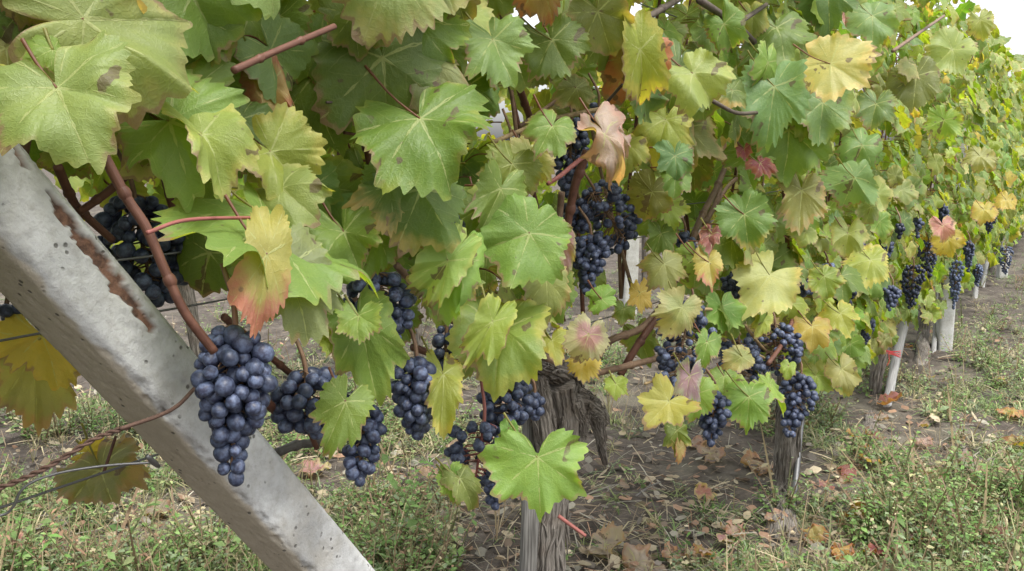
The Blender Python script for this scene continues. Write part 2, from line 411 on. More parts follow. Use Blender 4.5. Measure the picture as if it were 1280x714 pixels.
def leaf_shape(x, y, ring, ang, g, fold=.15, bend=.5, roll=.3, wave=.06, crumple=0.0):
    """bend a flat leaf: z is its upper side"""
    r = np.hypot(x, y); z = np.zeros_like(x)
    z += fold * np.abs(x) * (1 - .3 * np.abs(x))
    for sg in (-1, 1):                                            # blade creased along the side veins
        ux, uy = sg * math.sin(.88), math.cos(.88); pd = np.abs(x * uy - y * ux); dt = np.clip((x * ux + y * uy) / np.maximum(r, 1e-6), 0, 1)
        z += g.normal(-.12, .2) * pd * dt ** 2
    nw = g.integers(4, 8)
    z += wave * ring ** 2 * np.sin(nw * ang + g.uniform(0, 6.28)) * r
    z += .6 * wave * ring ** 3 * np.sin((nw * 2 + 1) * ang + g.uniform(0, 6.28)) * r
    p = np.stack([x * 2.2 + g.uniform(0, 99), y * 2.2 + g.uniform(0, 99)], -1)
    z += .25 * (vnoise(p, 5) - .5) * np.minimum(1, r * 2)
    # puckering along the veins
    a = np.abs(ang); vd = np.min(np.abs(a[:, None] - np.array([0, .88, 1.9])[None]), 1)
    z += .018 * np.minimum(vd / .4, 1) ** .7 * np.minimum(r * 2, 1) * (.7 + .6 * g.random())
    if crumple:
        q = np.stack([x * 4 + g.uniform(0, 99), y * 4], -1)
        z += crumple * (vnoise(q, 8) - .5) * 1.2; x = x + crumple * (vnoise(q + 31, 9) - .5) * .7; y = y + crumple * (vnoise(q + 57, 4) - .5) * .5
    if abs(roll) > 1e-3:
        k = roll; zx = z; x, z = np.sin(k * x) / k * (1 - 0) - np.sin(k * x) * zx, -(1 - np.cos(k * x)) / k + np.cos(k * x) * zx
    if abs(bend) > 1e-3:
        k = bend; zx = z; y, z = np.sin(k * y) / k + np.sin(k * y) * zx, -(1 - np.cos(k * y)) / k + np.cos(k * y) * zx
    return np.stack([x, y, z], -1)
PAL = {  # c1 (blade), c2 (margin), margin amount
    'green':   ((.112, .182, .025), (.17, .21, .032), .30),
    'dark':    ((.095, .158, .022), (.12, .18, .024), .25),
    'blue':    ((.108, .186, .042), (.15, .21, .042), .28),
    'pale':    ((.175, .238, .050), (.235, .265, .07), .42),
    'yelgreen': ((.175, .236, .029), (.25, .275, .045), .42),
    'bright':  ((.125, .225, .030), (.175, .265, .04), .35),
    'yellow':  ((.32, .275, .042), (.32, .215, .045), .28),
    'yelpale': ((.25, .275, .075), (.33, .31, .10), .5),
    'orange':  ((.26, .20, .05), (.24, .11, .04), .45),
    'pinkish': ((.26, .14, .10), (.28, .26, .11), .50),
    'red':     ((.15, .035, .04), (.22, .09, .05), .4),
    'redbrown': ((.16, .075, .05), (.25, .14, .07), .4),
    'tan':     ((.26, .215, .125), (.25, .165, .095), .5),
    'olive':   ((.135, .165, .032), (.20, .17, .05), .40),
    'brownolive': ((.215, .225, .06), (.25, .17, .065), .36),
    'redtip':  ((.13, .195, .055), (.36, .19, .12), .26),
    'yeltip':  ((.095, .165, .026), (.29, .26, .065), .50),
    'browned': ((.110, .178, .027), (.15, .12, .04), .34),
    'yelred':  ((.29, .28, .06), (.33, .14, .075), .60),
}
LEAFNAME = {'yellow': 'yellow leaf', 'yelpale': 'pale yellow leaf', 'orange': 'orange brown leaf', 'pinkish': 'pink leaf', 'red': 'dark red leaf',
            'redbrown': 'curled red brown leaf', 'tan': 'dry curled tan leaf', 'brownolive': 'brownish olive leaf', 'redtip': 'green leaf with a red scorched tip',
            'yeltip': 'green leaf with yellowing margin', 'yelred': 'yellow leaf with a red edge', 'browned': 'green leaf with brown patches'}
def leaf_cols(kind, g, ring, ang=None, hue=.075):
    c1, c2, am = PAL[kind]
    v = math.exp(g.normal(0, .13)); j = np.array([1 + g.normal(0, hue), 1, 1 + g.normal(0, hue * .8)])
    c1 = np.clip(np.array(c1) * v * j, .004, .8); c2 = np.clip(np.array(c2) * v * j, .004, .8)
    if kind in ('redtip', 'yeltip', 'yelred') and ang is not None: ring = ring * np.clip(.45 + .6 * np.cos(ang), 0, 1)
    a1 = np.concatenate([np.repeat(c1[None], len(ring), 0), ring[:, None]], 1)
    a2 = np.concatenate([np.repeat(c2[None], len(ring), 0), np.full((len(ring), 1), np.clip(am + g.normal(0, .1), 0, .95))], 1)
    return a1, a2
class LeafBatch:
    def __init__(s): s.mb = MB()
    def add(s, P, Y, Z, L, kind, g, N, rings, wid=1.0, lob=.8, teeth=27, petiole=None, fold=.15, bend=.5, roll=.3, wave=.06, crumple=0):
        x, y, ring, ang = leaf_flat(N, rings, g, wid, lob, teeth)
        uv = np.stack([x / wid, y], -1)
        V = leaf_shape(x, y, ring, ang, g, fold, bend, roll, wave, crumple)
        Y = unit(Y); Z = np.asarray(Z, float); Z = unit(Z - Y * (Z @ Y)); X = np.cross(Y, Z)
        M = np.stack([X, Y, Z], 0)
        W = np.asarray(P) + (V @ M) * L
        q, t = leaf_topo(N, rings); a1, a2 = leaf_cols(kind, g, ring, ang)
        s.mb.add(W, q, t, uv, c1=a1, c2=a2)
        if petiole is not None:
            n0 = s.mb.n
            s.mb.tube(petiole, [.0011, .0012, .0016], n=6, ns=5, cap=False)
            m = s.mb.n - n0; s.mb.uv[-1][:] = (.3, .12)
            col = np.array([.17, .085, .05]) if g.random() < .45 else np.array([.2, .2, .06])
            pc = np.concatenate([np.repeat(col[None], m, 0), np.zeros((m, 1))], 1)
            s.mb.at['c1'].append(pc); s.mb.at['c2'].append(pc * np.array([1, 1, 1, 0]))
    def build(s, name, parent, loc): return s.mb.build(name, LEAF, parent, loc)

# ------------------------------------------------------------------ the vines of the row: one Empty each
NV = 12
VLABEL = ['grapevine behind the leaning concrete post, with broad leaves over it',
          'grapevine on the thick gnarled trunk beside the grey wooden stake',
          'grapevine whose trunk carries a thin grey metal stake under hanging bunches',
          'grapevine with its trunk tied by red twine to a pale leaning stake',
          'grapevine with a slim dark trunk just before the square concrete post',
          'grapevine rising right behind the square concrete post of the row',
          'grapevine next past the square concrete post, yellow leaves near its foot',
          'grapevine between the square post and the far whitish post',
          'grapevine standing beside the far whitish post in the row',
          'distant grapevine, first one past the far whitish post',
          'distant grapevine, second one past the far whitish post',
          'most distant grapevine of the row at the edge of the picture']
VT = [k * STEP for k in range(NV)]
vines = []; vloc = []
for k in range(NV):
    p = world(VT[k], ROW_S, 0); p[2] = gz(p[0], p[1]); vloc.append(p)
    vines.append(empty('grapevine', p, VLABEL[k], 'grapevine', 'grapevines of the near row'))
def vine_of(p): return int(np.clip(round(t_of(p) / STEP), 0, NV - 1))

# hero leaves read from the photograph: junction px, tip px, kind, s, extras
def S(px):                                                     # front face of the hedge at this picture column
    return float(np.interp(px, [0, 330, 600, 850, 1000, 1130], [.60, .62, .60, .55, .50, .47]))
HERO = [
 # ---- upper left
 (71, 110, 122, 226, 'pale', 0, dict(w=1.2, lob=.62, roll=.3, bend=.4, fold=.2, k=.90, lean=.65)), (105, 24, 272, 6, 'pale', .04, dict(w=.95, roll=.6)),
 (66, 62, 20, 78, 'green', .03, dict(w=1.1)), (218, 132, 290, 70, 'browned', .08, dict(w=1.05)), (212, 152, 345, 190, 'browned', .05, dict(w=1.05)),
 (240, -5, 292, 78, 'green', .06, dict(w=1.15)), (392, 95, 412, 208, 'dark', .13, dict(w=1.0)), (402, 62, 368, 112, 'blue', .12, dict(w=1.1)),
 (222, 165, 246, 246, 'olive', .06, dict(w=.7)), (252, 168, 322, 250, 'pale', .02, dict(w=.85)), (338, 190, 402, 248, 'yelgreen', .05, dict(w=1.0, lob=.9)),
 (335, 105, 362, 186, 'orange', .10, dict(w=.85)), (205, 168, 150, 196, 'green', .07, dict(w=1.1)), (8, 60, 14, 142, 'olive', .10, {}), (28, -10, 66, 36, 'olive', .08, {}),
 (20, 20, -20, 60, 'green', .09, {}), (165, -20, 130, 20, 'dark', .12, {}), (350, 20, 345, 85, 'green', .15, {}), (310, 20, 300, 90, 'green', .14, {}),
 # ---- top middle
 (485, -50, 452, 66, 'pale', 0, dict(w=1.15, lob=.7, fold=.05)), (545, -40, 582, 46, 'pale', .03, dict(w=1.1)), (582, 14, 592, 92, 'pale', .06, dict(w=.9)),
 (522, 28, 494, 108, 'green', .04, dict(w=1.15)), (534, 82, 584, 150, 'brownolive', .03, dict(w=.8, roll=1.0)), (478, 72, 494, 200, 'browned', .05, dict(w=.95)),
 (525, 148, 592, 262, 'green', 0, dict(w=1.1, lob=.5, roll=.5, lean=.8, k=.84)), (588, 105, 606, 190, 'dark', .10, dict(w=.8)), (616, 50, 654, 122, 'blue', .01, dict(w=1.05, fold=.3)),
 (690, 50, 736, 118, 'green', .06, dict(w=1.2, lob=.5)), (796, 68, 742, 158, 'orange', .05, dict(w=.85, fold=.25, lob=.6)), (800, 62, 814, 174, 'yelgreen', .01, dict(w=.5, fold=.4)),
 (668, -28, 712, 38, 'orange', .06, dict(w=.9)), (700, -30, 718, 30, 'pale', .03, dict(w=.7)), (690, 158, 656, 206, 'browned', .02, dict(w=.95)),
 (758, 166, 784, 250, 'tan', -.02, dict(w=.5, crumple=.35, roll=1.8, lob=.5, k=.92)), (768, 164, 790, 196, 'tan', -.02, dict(w=.6, crumple=.4, roll=1.4)),
 (832, 150, 812, 228, 'yelgreen', .08, dict(w=1.0)), (858, 160, 848, 232, 'olive', .10, {}), (664, 196, 660, 256, 'pale', .07, dict(w=1.0)), (780, -22, 782, 26, 'yelgreen', .1, {}),
 (848, 85, 826, 168, 'blue', .08, {}), (565, -20, 560, 22, 'dark', .13, {}), (425, 90, 440, 150, 'green', .15, {}), (610, -20, 600, 40, 'green', .15, {}),
 (640, 60, 660, 120, 'green', .16, {}), (742, 20, 760, 70, 'yelgreen', .14, {}), (720, 110, 740, 150, 'olive', .16, {}),
 # ---- upper right
 (866, 92, 915, 140, 'pale', 0, dict(w=1.15)), (1035, -10, 1040, 62, 'blue', .03, {}), (1038, 80, 1112, 118, 'yelpale', -.05, dict(w=1.0, lob=.55, fold=.25)),
 (970, 35, 1004, 98, 'dark', .05, dict(w=1.1)), (960, 78, 952, 150, 'bright', .02, dict(w=.75, fold=.35)), (968, 108, 956, 200, 'blue', .01, dict(w=.75)),
 (1028, 128, 1032, 208, 'blue', .0, dict(w=.85)), (1078, 182, 1052, 234, 'blue', .02, {}), (1190, 62, 1140, 106, 'pale', .02, dict(w=.9)), (1168, -18, 1180, 26, 'pale', 0, {}),
 (1095, 130, 1082, 184, 'blue', .03, {}), (900, 122, 906, 198, 'dark', .10, {}), (986, 162, 982, 244, 'green', .05, {}), (938, 192, 934, 250, 'dark', .10, {}),
 (930, 186, 936, 208, 'red', .05, dict(w=.9)), (950, 204, 974, 232, 'red', .05, dict(w=.8)), (1145, 95, 1140, 158, 'olive', .05, {}), (1068, 222, 1054, 278, 'blue', .01, {}),
 (905, 30, 925, 80, 'green', .03, {}), (885, -15, 905, 40, 'green', .06, {}), (940, 20, 945, 60, 'yelgreen', .08, {}), (1090, 20, 1095, 75, 'blue', .04, {}), (1000, 130, 1010, 190, 'yelgreen', .04, {}),
 # ---- left, under the canopy
 (262, 316, 238, 392, 'dark', .16, dict(w=1.25, lob=.6)), (334, 272, 452, 350, 'green', .0, dict(w=1.1, lob=.6, roll=.35, k=1.05, bend=.4)), (358, 335, 394, 442, 'redtip', -.03, dict(w=.8, lob=.6, roll=.4, k=.98, bend=.15, lean=.25, fold=.12)),
 (334, 318, 318, 432, 'yelred', -.05, dict(w=.40, lob=.5, roll=1.0, k=.98, bend=.15, lean=.2, fold=.15)), (352, 236, 420, 290, 'pale', .03, dict(w=1.0)), (345, 272, 362, 228, 'green', .05, {}),
 (52, 420, 96, 488, 'yellow', .31, dict(w=1.0, k=.95)), (42, 446, 44, 574, 'brownolive', .34, dict(w=.6, lob=.5, k=.82)), (10, 430, 0, 470, 'yellow', .46, dict(w=.8)),
 (126, 588, 160, 680, 'olive', .36, dict(w=1.1, lob=.35, k=.85)), (110, 565, 150, 560, 'yellow', .40, dict(w=.7)), (170, 590, 200, 600, 'brownolive', .38, dict(w=.6)),
 (150, 240, 170, 280, 'yelgreen', .35, {}), (90, 190, 70, 230, 'yelgreen', .3, {}), (215, 250, 260, 270, 'yelgreen', .3, {}),
 # ---- middle
 (420, 410, 405, 455, 'yelgreen', .08, {}), (545, 372, 556, 420, 'green', .27, {}), (590, 440, 575, 490, 'green', .27, {}), (690, 425, 700, 465, 'yelgreen', .05, {}), (650, 395, 655, 440, 'green', .1, {}), (800, 420, 815, 460, 'green', .27, {}), (830, 330, 845, 375, 'olive', .08, {}), (880, 395, 872, 440, 'green', .27, {}), (945, 430, 960, 470, 'green', .27, {}), (905, 400, 915, 440, 'yelgreen', .27, {}), (1000, 420, 1010, 465, 'green', .27, {}), (1020, 470, 1015, 505, 'yelgreen', .05, {}), (960, 330, 975, 380, 'green', .1, {}), (925, 300, 915, 345, 'green', .12, {}),
 (470, 292, 446, 352, 'green', .07, {}), (400, 330, 420, 392, 'bright', .06, {}), (600, 262, 588, 330, 'green', .08, {}), (646, 330, 668, 380, 'green', .06, {}), (500, 400, 520, 440, 'green', .1, {}), (360, 180, 380, 250, 'green', .1, {}), (455, 215, 450, 280, 'green', .12, {}), (440, 20, 455, 80, 'green', .06, {}), (300, 150, 305, 225, 'green', .1, {}),
 (160, 100, 190, 165, 'green', .09, {}), (640, 205, 625, 265, 'green', .06, {}), (560, 60, 555, 120, 'green', .09, {}), (700, 60, 705, 120, 'green', .14, {}), (780, 180, 790, 230, 'yelgreen', .12, {}),
 (526, 236, 492, 336, 'yeltip', .02, dict(w=.92, lob=.6)), (486, 232, 440, 304, 'yeltip', .04, dict(w=.62)), (560, 326, 492, 414, 'pale', .0, dict(w=.42, fold=.4, lob=.5)),
 (565, 330, 532, 422, 'bright', .02, dict(w=.95, lob=.5)), (575, 345, 592, 385, 'yeltip', .03, dict(w=.8)), (626, 236, 598, 322, 'green', .03, dict(w=.75)),
 (662, 292, 628, 390, 'green', .0, dict(w=1.05, lob=.55, fold=.05)), (688, 286, 634, 262, 'browned', .03, dict(w=.8)), (700, 296, 716, 352, 'pinkish', .05, dict(w=.75)),
 (682, 348, 694, 428, 'olive', .02, dict(w=.72, lob=.5)), (672, 378, 662, 424, 'brownolive', .06, dict(w=.7)), (616, 402, 578, 474, 'yelgreen', .0, dict(w=.42, fold=.4)),
 (628, 412, 606, 514, 'green', .02, dict(w=.8, lob=.6)), (448, 402, 484, 512, 'bright', .06, dict(w=.75)), (448, 395, 446, 442, 'bright', .04, {}),
 (736, 418, 718, 478, 'pinkish', -.02, dict(w=.8, lob=.5, k=.72)), (730, 452, 722, 492, 'yellow', .0, dict(w=.95)), (752, 374, 716, 388, 'bright', .08, dict(w=.8)), (780, 386, 778, 414, 'green', .2, {}),
 (800, 366, 800, 402, 'yellow', .15, dict(w=.7)), (852, 384, 830, 438, 'yelpale', .0, dict(w=.85)), (826, 292, 820, 342, 'green', .15, dict(w=.6)), (742, 420, 735, 408, 'orange', .02, {}),
 (548, 300, 560, 345, 'bright', .05, dict(w=.7)), (430, 290, 452, 350, 'green', .06, {}),
 (672, 572, 676, 653, 'bright', -.05, dict(w=1.05, lob=.75, roll=.25, bend=.25, fold=.05, face=1, k=.93)), (836, 502, 794, 546, 'yellow', .0, dict(w=1.0, k=.66)), (574, 598, 606, 646, 'olive', .04, dict(w=.75)), (565, 600, 572, 640, 'bright', .05, dict(w=.8)),
 (554, 468, 564, 556, 'yelgreen', .03, dict(w=.45, lob=.5)), (432, 502, 400, 576, 'green', .0, dict(w=.7, fold=.3)), (636, 536, 634, 562, 'bright', .0, dict(w=.8)), (770, 480, 766, 508, 'yelgreen', .08, {}),
 (745, 345, 750, 375, 'green', .2, {}), (815, 240, 800, 290, 'olive', .12, {}), (830, 255, 850, 290, 'yelgreen', .15, {}),
 # ---- right, around the hanging bunches
 (1002, 238, 1006, 322, 'olive', .03, dict(w=.7)), (1006, 290, 1004, 320, 'pale', .02, {}), (1060, 292, 1056, 338, 'pale', .02, {}), (890, 292, 884, 332, 'redbrown', .03, dict(w=.8, crumple=.3, roll=1.2)),
 (886, 328, 896, 378, 'yelred', .02, dict(w=.75, roll=.9)), (930, 268, 940, 328, 'yeltip', .02, dict(w=.95)), (962, 344, 918, 404, 'yelpale', .01, dict(w=.95)), (870, 322, 868, 380, 'green', .05, {}),
 (1015, 408, 1020, 452, 'yellow', .02, dict(w=.9)), (1050, 392, 1072, 430, 'yelgreen', .01, dict(w=1.1)), (1088, 325, 1078, 380, 'yelgreen', .02, dict(w=.8)), (928, 446, 890, 466, 'pale', .0, dict(w=.7)),
 (884, 428, 878, 474, 'bright', .0, dict(w=.6)), (986, 458, 982, 482, 'yelgreen', .02, {}), (936, 496, 936, 564, 'bright', .0, dict(w=.7)), (962, 480, 992, 520, 'bright', .0, dict(w=1.05)),
 (1052, 462, 1068, 508, 'yelpale', .0, dict(w=.85)), (862, 470, 852, 528, 'pinkish', .0, dict(w=.55, roll=1.2)), (872, 492, 866, 540, 'green', .04, dict(w=.8)), (846, 538, 852, 582, 'yeltip', .03, dict(w=.7)),
 (850, 560, 852, 584, 'orange', .02, dict(w=.6)), (905, 470, 905, 505, 'green', .05, {}), (915, 498, 918, 530, 'pale', .04, {}), (990, 380, 985, 425, 'yelgreen', .06, {}), (1030, 345, 1040, 385, 'green', .03, {}),
 (955, 400, 940, 430, 'yelgreen', .06, dict(w=.7)), (1052, 345, 1060, 390, 'green', .05, {}), (1030, 430, 1040, 470, 'green', .05, {}), (1000, 260, 1030, 300, 'green', .08, {}),
 (1180, 150, 1170, 190, 'bright', .0, {}), (1225, 25, 1232, 60, 'pale', .0, {}), (1225, 195, 1220, 225, 'yelpale', .0, {}), (1258, 250, 1250, 275, 'yellow', 0, {}), (1178, 282, 1182, 310, 'pinkish', 0, {}), (1185, 300, 1195, 330, 'yellow', 0, {}), (1230, 262, 1226, 290, 'yellow', 0, {}),
]
leaf_count = [0] * NV
LEAF_MAX = 100
hero_px = []
for i, (px, py, tx, ty, kind, ds, ex) in enumerate(HERO):
    g = np.random.default_rng(1000 + i)
    s = S(px) + ds; P = at(px, py, s)
    pr = np.array([tx, ty], float); lp = math.hypot(tx - px, ty - py)
    _, _, dep = proj(P)
    # tip hangs a little nearer the camera than the junction
    lean = ex.get('lean', .44 + g.normal(0, .26)) * (1 if ty > py else -.4)
    T0 = at(tx, ty, s); r_t = unit(T0 - CP); r_p = unit(P - CP)
    dist = np.linalg.norm(P - CP)
    T = CP + r_t * dist * (np.linalg.norm(T0 - CP) / np.linalg.norm(T0 - CP))     # tip at the junction's distance from the eye
    L = np.linalg.norm(T - P)
    Yd = unit(T - P) - r_t * lean
    Z = -r_p + UP * .40 + RD * g.normal(0, .42) - RN * .15
    if ex.get('face'): Z = -r_p; Yd = unit(T - P)
    bend = ex.get('bend', .65 + g.normal(0, .3)); L = L * (1 + .05 * abs(bend)) * ex.get('k', float(np.interp(px, [300, 450, 560, 700], [.88, .88, .86, .76])) * g.uniform(.94, 1.08))
    k = vine_of(P); lb = LeafBatch()
    back = unit(-unit(T - P) * .6 + RN * .9 + UP * .5 + RD * g.normal(0, .3))
    plen = L * g.uniform(.7, 1.0)
    pet = [P, P + back * plen * .5 - UP * plen * .06, P + back * plen]
    lb.add(P, Yd, Z, L, kind, g, 272, RING_H, wid=ex.get('w', 1.0) * 1.02, lob=min(1, ex.get('lob', .8) + .2), teeth=int(g.integers(27, 39)), petiole=pet,
           fold=ex.get('fold', .26 + g.normal(0, .17)), bend=bend, roll=ex.get('roll', .55 + g.normal(0, .35)), wave=.06 + .03 * g.random(), crumple=ex.get('crumple', 0))
    o = lb.build('leaf', vines[k], P); leaf_count[k] += 1
    if kind in LEAFNAME: o['label'] = LEAFNAME[kind]
    hero_px.append((px, py, lp))

# ------------------------------------------------------------------ grape bunches
def sphere(nu, nv, g=None, shrivel=0.0):
    V = [(0, 0, 1.0)]
    for i in range(1, nv):
        p = math.pi * i / nv
        for j in range(nu): V.append((math.sin(p) * math.cos(2 * math.pi * j / nu), math.sin(p) * math.sin(2 * math.pi * j / nu), math.cos(p)))
    V.append((0, 0, -1.0)); V = np.array(V)
    k = np.arange(nu); k2 = (k + 1) % nu
    t = [np.stack([np.zeros(nu, int), 1 + k, 1 + k2], -1), np.stack([np.full(nu, len(V) - 1), 1 + (nv - 2) * nu + k2, 1 + (nv - 2) * nu + k], -1)]
    q = [np.stack([1 + r * nu + k, 1 + (r + 1) * nu + k, 1 + (r + 1) * nu + k2, 1 + r * nu + k2], -1) for r in range(nv - 2)]
    # a small dimple at the stalk, a tiny nib at the bottom
    V = V * np.array([1, 1, 1.10]); V[0, 2] -= .12
    if g is not None: V *= (1 + .16 * (vnoise(V * 1.6 + g.uniform(0, 50), 3) - .5))[:, None]
    if shrivel: V *= (1 - shrivel * np.abs(np.sin(V[:, :1] * 9 + V[:, 1:2] * 7 + V[:, 2:] * 3)) * .5)
    return V, np.vstack(q), np.vstack(t)
berry_me = []
for i in range(4):
    V, q, t = sphere(18, 12, np.random.default_rng(i), .28 if i == 3 else 0)
    o = mesh_obj('berry_source', V, [q, t], GRAPE); berry_me.append(o.data); bpy.data.objects.remove(o)
LOWS = sphere(10, 7)
PROFILES = {'cone': ([0, .12, .3, .5, .7, .88, 1], [.55, .95, 1.0, .82, .58, .42, .25]),
            'long': ([0, .1, .3, .6, .85, 1], [.5, .85, 1, .9, .6, .3]),
            'round': ([0, .15, .5, .85, 1], [.55, .9, 1, .8, .4]),
            'wing': ([0, .12, .3, .5, .66, .8, 1], [.5, .85, 1.0, .95, .62, .45, .40])}
def bunch(x0, y0, x1, y1, wpx, s, label, prof='cone', dia=.0150, parts=True, cap=92, seed=0, sparse=1.0, group='grape bunches hanging along the row', rachis=False):
    g = np.random.default_rng(5000 + seed)
    if not parts: y1 += 8; prof = 'cone'
    A, B = at(x0, y0, s), at(x1, y1, s)
    _, _, dep = proj((A + B) / 2)
    Rm = wpx / 2 * dep / FPX * 1.08
    L = np.linalg.norm(B - A); ax = unit(B - A)
    e1 = unit(np.cross(ax, unit((A + B) / 2 - CP))); e2 = np.cross(ax, e1)
    r = dia / 2; pts = []; sz = []
    fv, fr = PROFILES[prof]
    tries = 9000
    for it in range(tries):
        v = g.random(); Rv = max(.2 * r, Rm * np.interp(v, fv, fr) - r * .8)
        a = g.uniform(0, 6.283); q = math.sqrt(g.random()) * Rv
        if q < Rv - 1.3 * dia: continue                       # the core is stalk, not berries
        if math.sin(a) > .55 and g.random() < .6: continue    # fewer on the far side
        p = A + ax * (r + v * max(L - dia, dia * .2)) + e1 * math.cos(a) * q + e2 * math.sin(a) * q * .85
        k = g.normal(1, .125)
        if pts:
            d = np.linalg.norm(np.array(pts) - p, axis=1)
            if np.any(d < dia * .71 * sparse): continue
        pts.append(p); sz.append(k)
        if len(pts) >= cap: break
    top = A + np.array([0, 0, .012]) + e2 * .0
    root = empty('grape_bunch', top, label, 'grapes', group)
    mb = MB()
    mb.tube([top + UP * .035 + RN * .02 + RD * g.normal(0, .01), top, A + ax * L * .3, A + ax * L * .6, A + ax * L * .9], [.0022, .0026, .0026, .002, .0012], n=14, ns=6)
    for p in pts:
        v = np.clip((p - A) @ ax / L - .08, .02, .9); c = A + ax * L * v
        mb.tube([c, (c + p) / 2 - ax * .002, p + (c - p) * .32], [.0011, .0008, .0009], n=4, ns=4, cap=False)
    mb.build('stem', PETIOLE if rachis else STEM_GREEN, root, top)
    if parts:
        for p, kz in zip(pts, sz):
            o = bpy.data.objects.new('berry', berry_me[3 if g.random() < .09 else int(g.integers(0, 3))]); sc.collection.objects.link(o)
            o.parent = root; o.location = Vector(p - top); o.scale = (r * kz,) * 3
            v = np.clip((p - A) @ ax / L - .08, .02, .9); out = unit(p - (A + ax * L * v) + g.normal(0, .002, 3))
            o.rotation_euler = Vector(-out).to_track_quat('Z', 'Y').to_euler()
    else:
        m2 = MB()
        for p, kz in zip(pts, sz): m2.add(LOWS[0] * r * kz + p, LOWS[1], LOWS[2])
        m2.build('berries', GRAPE, root, top)
    return root
